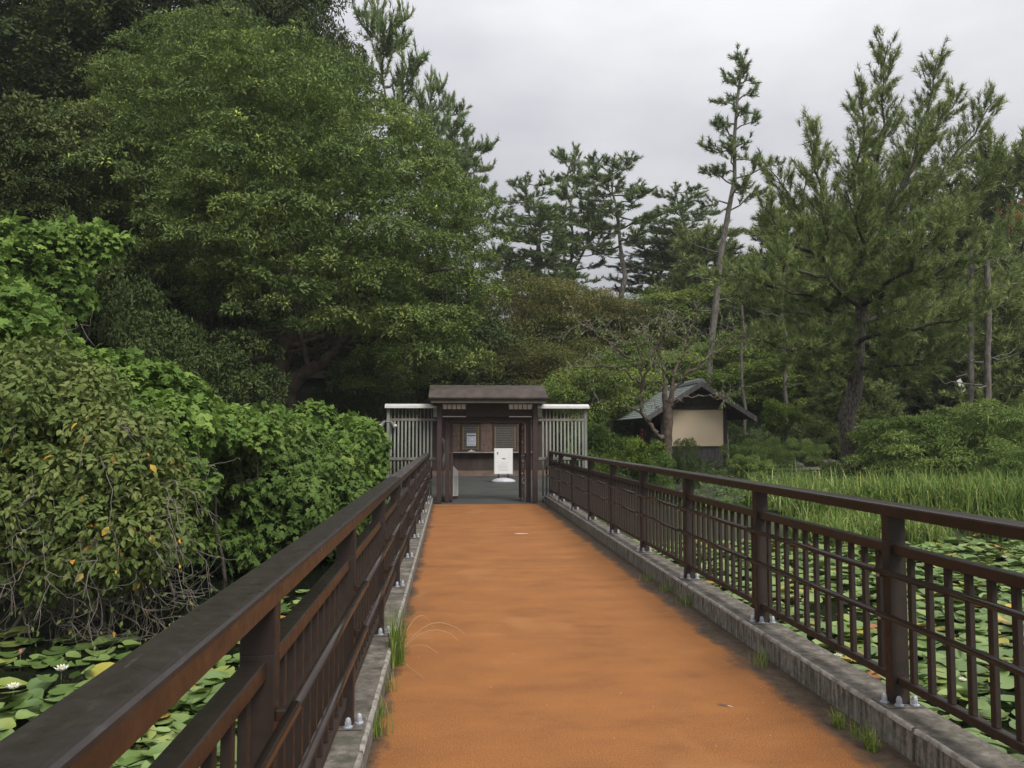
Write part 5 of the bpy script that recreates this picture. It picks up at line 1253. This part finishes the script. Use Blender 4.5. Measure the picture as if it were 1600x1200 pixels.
for i, (px, py, s_, lab) in enumerate(((1240, 712, 0.35, 'grey rock beneath the pale azalea mound'), (1222, 716, 0.28, 'grey rock left of the pale azalea mound'), (1296, 706, 0.4, 'brownish rock between the two azalea mounds by the pine'), (1320, 706, 0.3, 'small rock touching the left of the big pine trunk'), (1062, 772, 0.35, 'pale rock behind the railing under the kiosk'))):
    p = P(px, py, 28.6 if i < 4 else 21.0); rock(p[0], p[1], s_, s_ * 0.8, s_ * 0.8, 90 + i, lab)

# ------------------------------------------------------------------ vine thickets on the left bank
def screen(pos):
    q = pos - CAM; d = q @ _fw; return 800 + FPX * (q @ _rt) / d, 600 - FPX * (q @ _up) / d, d
def thicket(name, lobes, n_clump, per, cr, L, wid, tm, m, m_single, seed, label, n_single=290, droop=0.35, twigs=0, upb=0.35, inner=0.2, minpx=9):
    r = np.random.default_rng(seed); Lb = []
    for (px, py, rp, d, fy, fz) in lobes:
        p = P(px, py, d); R = rp * d / FPX; Lb.append((p[0], p[1], p[2], R, R * fy, R * fz))
    Lb = np.array(Lb); c0 = Lb[:, :3].mean(0); base = np.array([c0[0], c0[1], WZ]); 
    Lb[:, :3] -= base
    sb = sublobes(Lb, 30 + 10 * len(Lb), 0.44, 0.62, r, -0.75, 0.6)
    Ca, Ua = clumps(sb, int(n_clump * 0.8), r, 0.08, zmin=-0.35, upb=upb); ta_ = CL['t']; Cb, Ub = clumps(Lb, n_clump - int(n_clump * 0.8), r, 0.85, zmin=-0.8, upb=upb)
    C, U = np.concatenate([Ca, Cb]), np.concatenate([Ua, Ub]); CL['t'] = np.r_[ta_, CL['t'] * 0.5]  # deep leaves darker, shade inside the thicket put into tint
    pos, d, nr, LL, t = leaf_arrays(C, U, per, cr, L, r, droop=droop, flat=0.5)
    ok = pos[:, 2] > 0.03; pos, d, nr, LL, t = pos[ok], d[ok], nr[ok], LL[ok], t[ok]
    o = empty(name, tuple(base), 0, label, 'thicket')
    # nearest, most exposed leaves become single leaf parts
    sx_, sy_, sd = screen(pos + base); size = LL * FPX / sd
    # exposure: leaf lies on the camera side of its lobe union
    q = (pos + unit(CAM - base - pos) * 0.35)[:, None, :] - Lb[None, :, :3]; dd = np.sqrt(((q / Lb[None, :, 3:6]) ** 2).sum(-1)).min(1)
    vis = (dd > 1.0) & (sx_ > 0) & (sx_ < 1600) & (sy_ > 0) & (sy_ < 1200) & (size > minpx)
    cand = np.where(vis)[0]; cand = cand[np.argsort(-size[cand])][:n_single]
    T = np.asarray(tm[0], float); me1 = me_np('leaf', T, np.asarray(tm[1]), m_single)
    for i in cand:
        D_ = unit(d[i]); S = unit(np.cross(D_, nr[i])); NN = np.cross(S, D_)
        ob = bpy.data.objects.new('leaf', me1); COL.objects.link(ob); ob.parent = o
        Mx = Matrix.Identity(4)
        for k in range(3): Mx[k][0] = D_[k] * LL[i]; Mx[k][1] = S[k] * LL[i] * wid; Mx[k][2] = NN[k] * LL[i]; Mx[k][3] = pos[i][k]
        ob.matrix_local = Mx
    keep = np.ones(len(pos), bool); keep[cand] = False
    V, F, K = scatter(pos[keep], d[keep], nr[keep], LL[keep], LL[keep] * wid, *tm)
    fo = link('foliage', me_np('foliage', V, F, m, tint=np.repeat(t[keep], K)), o); fo['kind'] = 'stuff'
    return o, Lb, base, r
def add_stems(o, Lb, r, n, R, m, root=None):
    tb = TB()
    for i in range(n):
        l = Lb[r.integers(0, len(Lb))]; s0 = np.array([l[0] + r.normal(0, 0.3) - 0.6, l[1] + r.normal(0, 0.3) + 0.6, 0.0 if root is None else root]); e = l[:3] + unit(r.normal(size=3)) * l[3:6] * 0.9
        tb.add(curve(s0, e, 0.2, 8, 0.08), np.linspace(R, R * 0.25, 8), 5)
    link('stems', tb.me('stems', m), o)
# far bright patch by the fence
o_, Lb, bs, r = thicket('vine_thicket', [(465, 698, 58, 18.5, 1.2, .8), (535, 705, 52, 19, 1.1, .9), (566, 745, 32, 18.8, 1, 1), (495, 750, 56, 17.5, 1, .9), (420, 700, 60, 17.5, 1.2, .8), (540, 775, 38, 17.2, 1, .9), (440, 750, 60, 17, 1, 1)],
        1400, 12, 0.25, 0.14, 0.95, LOBE, L_kudzu, L_kudzu_o, 101, 'bright green vine-covered thicket beside the left grey fence', minpx=8)
add_stems(o_, Lb, r, 25, 0.03, M_bark)
# pointed-leaf thicket drooping over the water
o_, Lb, bs, r = thicket('drooping_thicket', [(330, 720, 70, 15, 1.1, .9), (400, 730, 80, 14.5, 1.1, .9), (480, 770, 72, 14.5, 1.1, .9), (340, 800, 80, 13.5, 1, .9), (430, 800, 80, 13.8, 1, .9), (500, 820, 45, 14.2, 1, .8), (380, 850, 45, 13.2, 1, .7), (300, 770, 70, 13.2, 1, 1), (540, 790, 40, 15.5, 1, 1), (310, 850, 35, 12.6, 1, .8)],
        1500, 12, 0.24, 0.145, 0.62, LOBE, L_mid, L_mid_o, 102, 'dark pointed-leaf thicket drooping over the water behind the twiggy bush', droop=0.8, minpx=8)
add_stems(o_, Lb, r, 30, 0.035, M_barkd)
# bright broad-leaf vines along the top
o_, Lb, bs, r = thicket('broad_leaf_vines', [(10, 520, 70, 10.5, 1, .8), (60, 570, 60, 10.5, 1, .7), (130, 600, 58, 10.8, 1, .7), (200, 610, 58, 11, 1, .7), (260, 640, 60, 11.5, 1, .8), (320, 670, 50, 12, 1, .7), (380, 680, 45, 12.8, 1, .7), (230, 690, 70, 10.6, 1, .9), (100, 640, 60, 10.2, 1, .8), (-30, 560, 70, 10, 1, 1), (270, 740, 45, 10.4, 1, .9)],
        1500, 10, 0.19, 0.112, 0.98, LOBE, L_kudzu, L_kudzu_o, 103, 'broad-leaved bright vines climbing over the top of the left thicket')
add_stems(o_, Lb, r, 30, 0.03, M_bark)
# upper bright vine patch
o_, Lb, bs, r = thicket('hanging_vines', [(40, 395, 55, 15, 1, .6), (110, 390, 50, 15.3, 1, .5), (150, 380, 32, 15.5, 1, .5), (70, 440, 50, 14.8, 1, .6), (0, 430, 60, 14.5, 1, .7), (10, 480, 45, 13.5, 1, .7), (100, 470, 30, 15, 1, .6)],
        600, 11, 0.23, 0.135, 0.95, LOBE, L_kudzu, L_kudzu_o, 104, 'bright vine patch hanging in the dark trees at the left edge', minpx=8)
add_stems(o_, Lb, r, 14, 0.03, M_bark)
# near twiggy bush with yellowing leaves
o_, Lb, bs, r = thicket('twiggy_bush', [(60, 680, 100, 9.3, .9, 1), (160, 720, 90, 9.1, .9, .9), (60, 800, 100, 8.9, .9, .9), (170, 820, 90, 8.8, .9, .9), (230, 790, 55, 9.0, .9, 1), (-40, 740, 110, 9.2, .9, 1), (120, 890, 60, 8.8, .9, .7), (210, 880, 50, 8.9, .9, .6), (-30, 860, 70, 8.9, .9, .7), (40, 600, 70, 9.5, .9, .8)],
        3300, 9, 0.17, 0.088, 0.64, LEAF6, L_near, L_near_o, 105, 'tangled twiggy bush with yellowing leaves hanging over the dark water', droop=0.6, minpx=7)
add_stems(o_, Lb, r, 14, 0.022, M_twig)
tw = TB(); TL = []; TD = []
for i in range(85):      # arching bare twigs over the water
    l = Lb[r.integers(0, len(Lb))]; u = unit(r.normal(size=3) + np.array([0.4, -1.0, -0.1])); s0 = l[:3] + u * l[3:6] * r.uniform(0.5, 0.9)
    ln = r.uniform(0.4, 1.1); e = s0 + unit(u + np.array([0.35, -0.2, -0.75]) + r.normal(0, 0.35, 3)) * ln; e[2] = max(e[2], 0.12)
    c_ = curve(s0, e, 0.18 * ln, 9, 0.03 * ln); tw.add(c_, np.linspace(0.008, 0.0028, 9), 4)
    for s_ in range(5):
        k = r.integers(3, 9); l2 = r.uniform(0.12, 0.4); d2 = unit(c_[k] - c_[k - 1] + r.normal(0, 0.5, 3)); c2 = curve(c_[k], c_[k] + d2 * l2, -0.03, 5, 0.03 * l2); c2[:, 2] = np.maximum(c2[:, 2], 0.05); tw.add(c2, np.linspace(0.004, 0.0018, 5), 3)
        if r.random() < 0.8: TL.append(c2[-1]); TD.append(d2 + np.array([0, 0, -0.8]))
for (px, py, ex, ey) in ((60, 800, 300, 985), (20, 830, 180, 1000), (0, 870, 120, 985), (150, 850, 330, 960), (100, 900, 290, 995), (220, 860, 320, 930), (40, 900, 200, 990), (-20, 880, 60, 960)):
    s0 = P(px, py, 8.8) - bs; e = P(ex, ey, 8.7) - bs; e[2] = max(e[2], 0.08); c_ = curve(s0, e, -0.15, 12, 0.04); tw.add(c_, np.linspace(0.011, 0.003, 12), 5)
    for s_ in range(26):
        k = r.integers(3, 12); l2 = r.uniform(0.15, 0.5); d2 = unit(c_[k] - c_[k - 1] + r.normal(0, 0.55, 3)); c2 = curve(c_[k], c_[k] + d2 * l2, -0.02, 5, 0.04 * l2); c2[:, 2] = np.maximum(c2[:, 2], 0.05); tw.add(c2, np.linspace(0.004, 0.0018, 5), 3)
        if r.random() < 0.7: TL.append(c2[-1]); TD.append(d2 + np.array([0, 0, -0.6]))
link('twigs', tw.me('twigs', M_twig), o_)['kind'] = 'stuff'
TL = np.array(TL); TD = np.array(TD); n = len(TL); LL = r.uniform(0.03, 0.07, n)
V, F, K = scatter(TL, TD, r.normal(size=(n, 3)) + [0, 0, 1], LL, LL * 0.6, *LEAF6)
fo = link('leaves', me_np('leaves', V, F, L_near, tint=np.repeat(r.random(n), K)), o_); fo['kind'] = 'stuff'

# ground cover that greens the slopes (nobody could count it)
def cover(n, x0, x1, y0, y1, m, L, seed, name, cond, lift=0.0, per=7):
    r = np.random.default_rng(seed); X = r.uniform(x0, x1, n); Y = r.uniform(y0, y1, n); ok = cond(X, Y); X, Y = X[ok], Y[ok]
    Z = ground_z(X, Y) + lift; C = np.stack([X, Y, Z], 1); U = unit(r.normal(0, 0.25, C.shape) + [0, 0, 1])
    ar = leaf_arrays(C, U, per, L * 2.2, L, r, bright=0)
    ar[0][:, 2] += np.abs(r.normal(0, L * 1.3, len(ar[0])))
    o = link(name, leaf_mesh(name, ar, 0.5, LEAF4, m)); o['kind'] = 'stuff'; o['label'] = {'hill_undergrowth': 'green leafy undergrowth covering the slope', 'bank_undergrowth': 'low dark leafy undergrowth on the pond bank'}[name]; o['category'] = 'undergrowth'
    return o
notplaza = lambda X, Y: ~((X > -5.2) & (X < 7.2) & (Y > 18.5) & (Y < 38)) & (pond_mask(X, Y) < 0.05) & ~((X > 7.4) & (X < 10.4) & (Y > 29.5) & (Y < 35)) & ~((Y > 25.5) & (Y < 30) & (X > 10.8))
cover(26000, -24, 36, 36, 64, L_hill, 0.20, 301, 'hill_undergrowth', lambda X, Y: Y > 37.8, per=6)
cover(15000, -22, 24, 17, 38, L_mid, 0.11, 302, 'bank_undergrowth', notplaza)

# ------------------------------------------------------------------ reeds (iris leaves) on the right bank
def blades(name, B, H, m, seed, lean=0.5, W=0.02, seg=5, tint=None):
    r = np.random.default_rng(seed); n = len(B); az = r.uniform(0, 2 * PI, n); ln = H * r.uniform(0.6, 1.15, n); k = lean * r.random(n) ** 1.3 * 1.5
    dirh = np.stack([np.cos(az), np.sin(az), np.zeros(n)], 1); side = np.stack([-np.sin(az), np.cos(az), np.zeros(n)], 1)
    V = np.zeros((n, (seg + 1) * 2, 3)); w = W * r.uniform(0.7, 1.3, n)
    p = B.copy(); ang = r.uniform(0.02, 0.22, n)
    for i in range(seg + 1):
        ww = w * (1 - (i / seg) ** 2.2 * 0.92)
        V[:, 2 * i] = p - side * ww[:, None] / 2; V[:, 2 * i + 1] = p + side * ww[:, None] / 2
        ang2 = ang + k * (i / seg) ** 1.6 * 2.2
        p = p + (dirh * np.sin(ang2)[:, None] + np.array([0, 0, 1.0]) * np.cos(ang2)[:, None]) * (ln / seg)[:, None]
    F = np.array([(2 * i, 2 * i + 1, 2 * i + 3, 2 * i + 2) for i in range(seg)])
    F = (F[None] + (np.arange(n) * (seg + 1) * 2)[:, None, None]).reshape(-1, 4)
    t = r.random(n) if tint is None else tint(r, n)
    return me_np(name, V.reshape(-1, 3), F, m, tint=np.repeat(t, (seg + 1) * 2))
r = np.random.default_rng(77)
nC = 2100; X = r.uniform(4.9, 20, nC * 2); Y = r.uniform(15.6, 21.5, nC * 2)
ok = (Y > 16.6 - 0.09 * (X - 6) + 0.5 * np.sin(X * 1.3) + 0.3 * np.cos(X * 2.9)) & (Y < 19.4 + (X - 5) * 0.10) & (X > 6.7 + 0.35 * (Y - 17) + 0.5 * np.sin(Y * 2.3)) ; X, Y = X[ok], Y[ok]
k = 13; X = np.repeat(X, k) + r.normal(0, 0.07, len(X) * k); Y = np.repeat(Y, k) + r.normal(0, 0.07, len(Y) * k)
B = np.stack([X, Y, np.maximum(ground_z(X, Y), -0.6)], 1)
Hs = np.repeat((0.32 + 0.75 * r.beta(2, 2.6, len(X) // 13)), 13)
straw = lambda r, n: np.clip(r.beta(1.3, 2.1, n) * (1.15 - 0.04 * np.clip(B[:, 0] - 5, 0, 12)) , 0, 1)
rd = link('reeds', blades('reeds', B, Hs, L_reed, 401, 1.15, 0.030, 7, straw)); tag(rd, 'dense stand of arching green and straw coloured iris reeds along the right bank', 'reeds', kind='stuff')

# ------------------------------------------------------------------ lily pads
PADCOL = [(0, (0.075, 0.13, 0.032)), (0.4, (0.125, 0.195, 0.05)), (0.8, (0.20, 0.28, 0.085)), (0.93, (0.22, 0.26, 0.05)), (0.965, (0.42, 0.32, 0.05)), (1.0, (0.30, 0.10, 0.05))]
L_pad = leafmat('lily_pad_leaf', PADCOL, 0.3, 0.1, spec=0.6); L_pado = leafmat('lily_pad_single', PADCOL, 0.3, 0.1, objrand=True, spec=0.6)
def pad_template(seed, curl=0.05, k=15):
    r = np.random.default_rng(seed); V = [(0, 0, -0.02)]
    for q, rr in enumerate((0.55, 1.0)):
        for i in range(k):
            a = 0.16 + (2 * PI - 0.32) * i / (k - 1); wob = r.normal(0, 0.02) if q else 0
            z = (curl * (1 + 0.9 * math.sin(2 * a + seed)) if q else 0.01) + (r.normal(0, 0.02) if q else 0)
            V.append((rr * (1 + wob) * math.cos(a), rr * (1 + wob) * math.sin(a), z))
    F = [(0, 1 + i, 2 + i) for i in range(k - 1)]
    for i in range(k - 1): F += [(1 + i, 1 + k + i, 2 + k + i), (1 + i, 2 + k + i, 2 + i)]
    return V, F
PT = [pad_template(s_, c_) for s_, c_ in ((1, 0.05), (2, 0.10), (3, 0.20), (4, 0.14))]
r = np.random.default_rng(88)
def pads_region(n, x0, x1, y0, y1, dens, rmin, rmax, tilt):
    X = r.uniform(x0, x1, n); Y = r.uniform(y0, y1, n); ok = r.random(n) < dens(X, Y); X, Y = X[ok], Y[ok]; R = r.uniform(rmin, rmax, len(X))
    return np.stack([X, Y, R, np.abs(r.normal(0, tilt, len(X)))], 1)
hole = lambda X, Y: (np.sin(X * 1.9 + 1.2 * np.sin(Y * 1.1)) + np.sin(Y * 1.5 + 1.7 * np.sin(X * 0.8)))
PR = pads_region(11500, 2.75, 17, 1.2, 17.4, lambda X, Y: (pond_mask(X, Y) > 0.7) * np.where(hole(X, Y) > 1.7, 0.12, 1.0), 0.07, 0.145, 0.13)
PL = pads_region(3300, -6.0, -0.75, 1.2, 8.8, lambda X, Y: (pond_mask(X, Y) > 0.7) * np.clip((8.3 + 0.5 * np.sin(X * 2) - Y) / 1.2, 0, 1) * np.where(hole(X, Y) > 1.6, 0.3, 1), 0.075, 0.155, 0.20)
PL2 = pads_region(500, -4.5, -0.9, 8.6, 15.0, lambda X, Y: (pond_mask(X, Y) > 0.7) * (X > -1.9 - 0.5 * np.sin(Y * 1.3)) * 0.8, 0.10, 0.15, 0.06)
PL3 = pads_region(160, -5.5, -2.0, 8.2, 9.6, lambda X, Y: (pond_mask(X, Y) > 0.7) * 0.45, 0.10, 0.15, 0.02)
PD = np.concatenate([PR, PL, PL2, PL3]); n = len(PD); yaw_ = r.uniform(0, 2 * PI, n); ta = r.uniform(0, 2 * PI, n)
zz = WZ + 0.008 + 0.07 * r.random(n) * (0.4 + PD[:, 3] * 5)
pos = np.stack([PD[:, 0], PD[:, 1], zz], 1)
nrm = unit(np.stack([np.sin(PD[:, 3]) * np.cos(ta), np.sin(PD[:, 3]) * np.sin(ta), np.cos(PD[:, 3])], 1)); dr = np.stack([np.cos(yaw_), np.sin(yaw_), np.zeros(n)], 1); dr = unit(dr - (dr * nrm).sum(1, keepdims=True) * nrm)
kind_ = r.integers(0, 4, n); sx_, sy_, sd = screen(pos); size = PD[:, 2] * 2 * FPX / sd * np.sqrt(np.clip((CAM[2] - zz) / sd, 0.02, 1))
# hidden behind the left handrail / kerb or outside the frame: not picked as singles
vis = (sx_ > 0) & (sx_ < 1600) & (sy_ < 1200) & ~((sx_ < 700) & (sy_ > 897 + (430 - sx_) * 0.565) & (sx_ > -50) & (sy_ > 1300))
cand = np.where(vis)[0]; cand = cand[np.argsort(-size[cand])][:300]
single = np.zeros(n, bool); single[cand] = True
PME = [me_np('lily_pad', np.array(V_), np.array(F_), L_pado, smooth=True) for V_, F_ in PT]
for i in cand:
    side = 'left' if pos[i][0] < 0 else 'right'
    ob = link('lily_pad', PME[kind_[i]]); tag(ob, 'round notched green lily pad floating among many on the %s side of the bridge' % side, 'lily pad', 'lily pads floating %s of the bridge' % side)
    D_ = dr[i]; NN = nrm[i]; S = np.cross(NN, D_); R_ = PD[i, 2]; Mx = Matrix.Identity(4)
    for k in range(3): Mx[k][0] = D_[k] * R_; Mx[k][1] = S[k] * R_; Mx[k][2] = NN[k] * R_; Mx[k][3] = pos[i][k]
    ob.matrix_world = Mx
AV = []; AF = []; AT = []; off = 0
for q in range(4):
    s_ = (~single) & (kind_ == q); T = np.array(PT[q][0]); c_ = s_.sum()
    S = np.cross(nrm[s_], dr[s_]); Rr = PD[s_, 2][:, None, None]
    V = pos[s_][:, None] + Rr * (T[None, :, 0:1] * dr[s_][:, None] + T[None, :, 1:2] * S[:, None] + T[None, :, 2:3] * nrm[s_][:, None])
    AV.append(V.reshape(-1, 3)); AF.append((np.array(PT[q][1])[None] + (np.arange(c_) * len(T))[:, None, None]).reshape(-1, 3) + off); off += c_ * len(T)
    AT.append(np.repeat(r.random(c_), len(T)))
pf = link('lily_pad_carpet', me_np('lily_pad_carpet', np.concatenate(AV), np.concatenate(AF), L_pad, tint=np.concatenate(AT), smooth=True)); tag(pf, 'carpet of green lily pads covering the pond on both sides of the bridge', 'lily pads', kind='stuff')

# water lilies
M_petal = mat('white_petal', (0.78, 0.78, 0.70), 0.5); M_pist = mat('yellow_stamens', (0.6, 0.42, 0.05), 0.6); M_pink = mat('pink_petal', (0.62, 0.20, 0.22), 0.5)
def lily(px, py, label, m=M_petal, closed=False, R=0.055):
    rr = ray(px, py); t = (WZ + 0.07 - CAM[2]) / rr[2]; p = CAM + rr * t
    o = empty('water_lily', tuple(p), random.random() * 6, label, 'flower', 'water lilies open among the pads')
    for ring, (n_, el, ln) in enumerate(((8, 0.45, 1.0), (8, 0.85, 0.85), (6, 1.2, 0.65))):
        if closed: el = 1.2 + 0.1 * ring
        for i in range(n_):
            a = (i + ring * 0.5) * 2 * PI / n_; d_ = np.array([math.cos(a) * math.cos(el), math.sin(a) * math.cos(el), math.sin(el)])
            nr_ = np.array([-math.cos(a) * math.sin(el), -math.sin(a) * math.sin(el), math.cos(el)]); T = np.array([(0, 0, 0), (0.45, 0.5, 0.05), (1, 0, 0.12), (0.45, -0.5, 0.05), (0.5, 0, -0.06)])
            V, F, K = scatter(np.zeros((1, 3)), d_[None], nr_[None], [R * ln], [R * 0.4], T, [(0, 4, 1), (1, 4, 2), (2, 4, 3), (3, 4, 0)])
            link('petal', me_np('petal', V, F, m), o)
    if not closed: MB().tube([(0, 0, 0.0), (0, 0, R * 0.55)], [R * 0.12, R * 0.22], 8).ob('stamens', M_pist, o)
    MB().tube([(0, 0, -0.09), (0, 0, 0)], 0.005, 6).ob('stalk', mat('stalk', (0.08, 0.12, 0.04), 0.6) if 'stalk' not in bpy.data.materials else bpy.data.materials['stalk'], o)
lily(96, 1049, 'large open white water lily on the left pond, nearest the dark water', R=0.085)
lily(21, 1077, 'large open white water lily at the left edge of the view', R=0.075)
lily(304, 1069, 'small white water lily seen between the left handrail and the rail below it', R=0.045)
lily(1310, 1027, 'white water lily beside the pink bud under the right railing', R=0.055)
lily(1319, 1022, 'closed pink water lily bud under the right railing', M_pink, True, 0.06)
lily(32, 1023, 'pink bud standing out of the water at the left edge', M_pink, True, 0.06)
for (x, y, lab) in ((1113, 907, 'white water lily just behind the third post of the right railing'), (1330, 884, 'white water lily behind the balusters right of the second near post'), (1330, 960, 'white water lily low between the two nearest right posts'),
               (1456, 942, 'white water lily right of the nearest post, upper one'), (1505, 1065, 'white water lily right of the nearest post, lowest one'), (1461, 882, 'white water lily under the handrail at the right'),
               (1570, 872, 'white water lily at the right edge under the handrail'), (1595, 1060, 'white water lily cut by the right edge'), (1285, 925, 'white water lily in the middle of the second bay from the right'), (1225, 868, 'white water lily by the reeds')):
    lily(x, y, lab, R=0.05)

# scattered rusty branch ends and a pale leaning board among the right trees
def rusty(owner_label, px, py, d, R, n):
    ow = [o for o in bpy.data.objects if o.get('label') == owner_label][0]; rr = np.random.default_rng(px)
    c = P(px, py, d); T = c + rr.normal(0, R * 0.5, (n, 3)) * [1, 1, 0.7]; A = unit(rr.normal(size=(n, 3)) + [0, 0, 0.6])
    me = needles('rusty_foliage', T, A, L_red, rr, 14, 0.25, 0.045); bpy.context.view_layer.update()
    inv = Matrix.LocRotScale(ow.location, ow.rotation_euler, ow.scale).inverted(); me.transform(inv); link('rusty_foliage', me, ow)
rusty('dense bushy conifer at the right edge, tallest of its row', 1596, 345, 36.5, 0.7, 70)
rusty('pine left of the thin leaning pine, half its height', 1097, 378, 56, 0.5, 40)
q = P(1502, 612, 33.5); o = empty('leaning_board', (q[0], q[1], gz(q[0], q[1])), 0.2, 'small pale board leaning just left of the pair of pale bare trunks', 'board')
hh = float(q[2]) - gz(q[0], q[1]) + 0.25; Mr = Matrix.Rotation(math.radians(-28), 4, 'Y')
b_ = MB().box(-0.11, 0.11, -0.02, 0.02, -0.26, 0.26).ob('panel', M_white, o); b_.location = (0, 0, hh); b_.rotation_euler = (0, math.radians(-28), 0)
MB().tube([(0.1, 0.03, -0.1), (0.0, 0.03, hh)], 0.03, 6).ob('stake', M_barkd, o)

# ------------------------------------------------------------------ weeds, feather, marks on the deck
L_weed = leafmat('weed_blade', [(0, (0.10, 0.17, 0.03)), (0.6, (0.18, 0.27, 0.05)), (0.85, (0.26, 0.32, 0.08)), (1, (0.40, 0.32, 0.15))], 0.5, 0.35)
def weed(x, y, n_, H, sp, lab, lean=0.5, W=0.006, z=0.0):
    rr = np.random.default_rng(int(abs(x * 1000 + y * 77))); B = np.stack([rr.normal(0, sp, n_), rr.normal(0, sp * 1.3, n_), np.zeros(n_)], 1); B[:, 0] = np.clip(B[:, 0], (KL - x + 0.006) if x < 1 else -1, 1 if x < 1 else KR - x - 0.006)
    ob = link('grass_tuft', blades('grass_tuft', B, H, L_weed, int(x * 91) + int(y * 7) + 500, lean, W, 5), loc=(x, y, z)); tag(ob, lab, 'grass tuft', 'weeds growing along the kerbs')
def dk(px, py):
    rr = ray(px, py); t = -CAM[2] / rr[2]; p = CAM + rr * t; return float(p[0]), float(p[1])
for (px, py, n_, H, sp, lean, W, lab) in (
    (612, 1040, 95, 0.40, 0.03, 0.45, 0.007, 'tall bright grass tuft against the left kerb'), (600, 1080, 22, 0.16, 0.03, 0.7, 0.004, 'thin grass in the gutter just before the tall tuft on the left'),
    (590, 1150, 45, 0.12, 0.035, 0.8, 0.005, 'short weeds in the left gutter nearest the camera'), (597, 1120, 30, 0.13, 0.04, 0.8, 0.004, 'wispy weeds in the left gutter between the nearest and the tall tuft'),
    (1310, 1137, 75, 0.11, 0.014, 1.2, 0.005, 'small green grass tuft by the right kerb, second nearest'), (1362, 1172, 85, 0.12, 0.016, 1.2, 0.005, 'small green grass tuft by the right kerb, nearest the camera'),
    (1338, 1152, 26, 0.12, 0.03, 0.9, 0.004, 'straggly weeds between the two nearest tufts by the right kerb'),
    (1188, 1040, 40, 0.14, 0.04, 0.7, 0.004, 'faded weeds by the right kerb beside the second post'), (1072, 945, 40, 0.13, 0.05, 0.8, 0.005, 'weeds by the right kerb, farther on beside the third post'),
    (1045, 925, 45, 0.13, 0.06, 0.8, 0.005, 'spreading weeds by the right kerb before the expansion joint'), (1010, 908, 36, 0.12, 0.05, 0.8, 0.005, 'farthest weeds by the right kerb at the expansion joint'),
    (697, 783, 24, 0.22, 0.04, 0.7, 0.009, 'weeds at the foot of the left gate post')):
    x, y = dk(px, py); x = min(max(x, KL + 0.02), KR - 0.02); weed(x, y, n_, H, sp, lab, lean, W)
x, y = dk(612, 1035)
rr = np.random.default_rng(3)
o = empty('dry_seed_grass', (KL + 0.03, y, 0), 0, 'dry arching grass stems bending from the tall tuft over the orange deck', 'grass stems')
tb = TB()
for (dx, dy, h) in ((0.5, 0.10, 0.28), (0.45, 0.0, 0.24), (0.30, -0.1, 0.14), (0.22, -0.5, 0.02), (0.26, 0.3, 0.3)):
    c_ = curve((0, 0, 0.02), (dx, dy, h * 0.6), h * 0.6, 9, 0.004); tb.add(c_, np.linspace(0.0022, 0.001, 9), 4)
link('stem', tb.me('stem', mat('straw', (0.42, 0.33, 0.17), 0.7)), o)
# feather
x, y = dk(1130, 1103); f = empty('dark_feather', (x, y, 0.004), -0.75, 'small dark feather with pale tip lying on the deck', 'feather')
MB().add([(-0.045, 0, 0.002), (-0.02, 0.006, 0.005), (0.02, 0.005, 0.006), (0.045, 0, 0.003), (0.02, -0.005, 0.004), (-0.02, -0.006, 0.003)], [(0, 5, 1), (1, 5, 4, 2), (2, 4, 3)]).ob('vane', mat('feather_grey', (0.05, 0.05, 0.06), 0.6), f)
MB().tube([(0.03, 0, 0.005), (0.06, 0.001, 0.003)], [0.002, 0.001], 5).ob('quill', M_petal, f)
x, y = dk(815, 834); o = MB().add([(-0.11, -0.03, 0.003), (0.0, -0.05, 0.003), (0.10, -0.02, 0.003), (0.12, 0.02, 0.003), (0.02, 0.03, 0.003), (-0.06, 0.045, 0.003), (-0.12, 0.01, 0.003)], [tuple(range(7))]).ob('paint_fleck', mat('pale_fleck', (0.62, 0.55, 0.45), 0.8), None, label='pale fleck of paint on the far part of the deck', cat='paint fleck')
o.location = (x, y, 0)
# crumbs: tiny pale grains on the deck
rr = np.random.default_rng(31); n = 150; X = rr.uniform(KL + 0.05, KR - 0.05, n); Y = rr.uniform(2.6, 12, n); s_ = rr.uniform(0.002, 0.0045, n)
T = np.array([(1, 0, 0), (0, 1, 0), (-1, 0, 0), (0, -1, 0), (0, 0, 1)]); V = np.stack([X, Y, np.zeros(n) + 0.0005], 1)[:, None] + T[None] * s_[:, None, None]
F = (np.array([(0, 1, 4), (1, 2, 4), (2, 3, 4), (3, 0, 4)])[None] + (np.arange(n) * 5)[:, None, None]).reshape(-1, 3)
o = link('grit', me_np('grit', V.reshape(-1, 3), F, mat('pale_grit', (0.45, 0.4, 0.32), 0.9))); tag(o, 'tiny pale grit scattered over the orange deck', 'grit', kind='stuff')

# ------------------------------------------------------------------ light haze between the trees
hm = bpy.data.materials.new('haze_air'); hm.use_nodes = True; n = hm.node_tree.nodes; n.clear()
o_ = n.new('ShaderNodeOutputMaterial'); v = n.new('ShaderNodeVolumePrincipled'); v.inputs['Density'].default_value = 0.0005; v.inputs['Color'].default_value = (0.90, 0.93, 0.97, 1)
hm.node_tree.links.new(v.outputs[0], o_.inputs['Volume'])
tag(MB().box(-405, 405, -65, 505, -2.2, 29).ob('haze', hm), 'thin pale haze over the whole valley', kind='stuff')
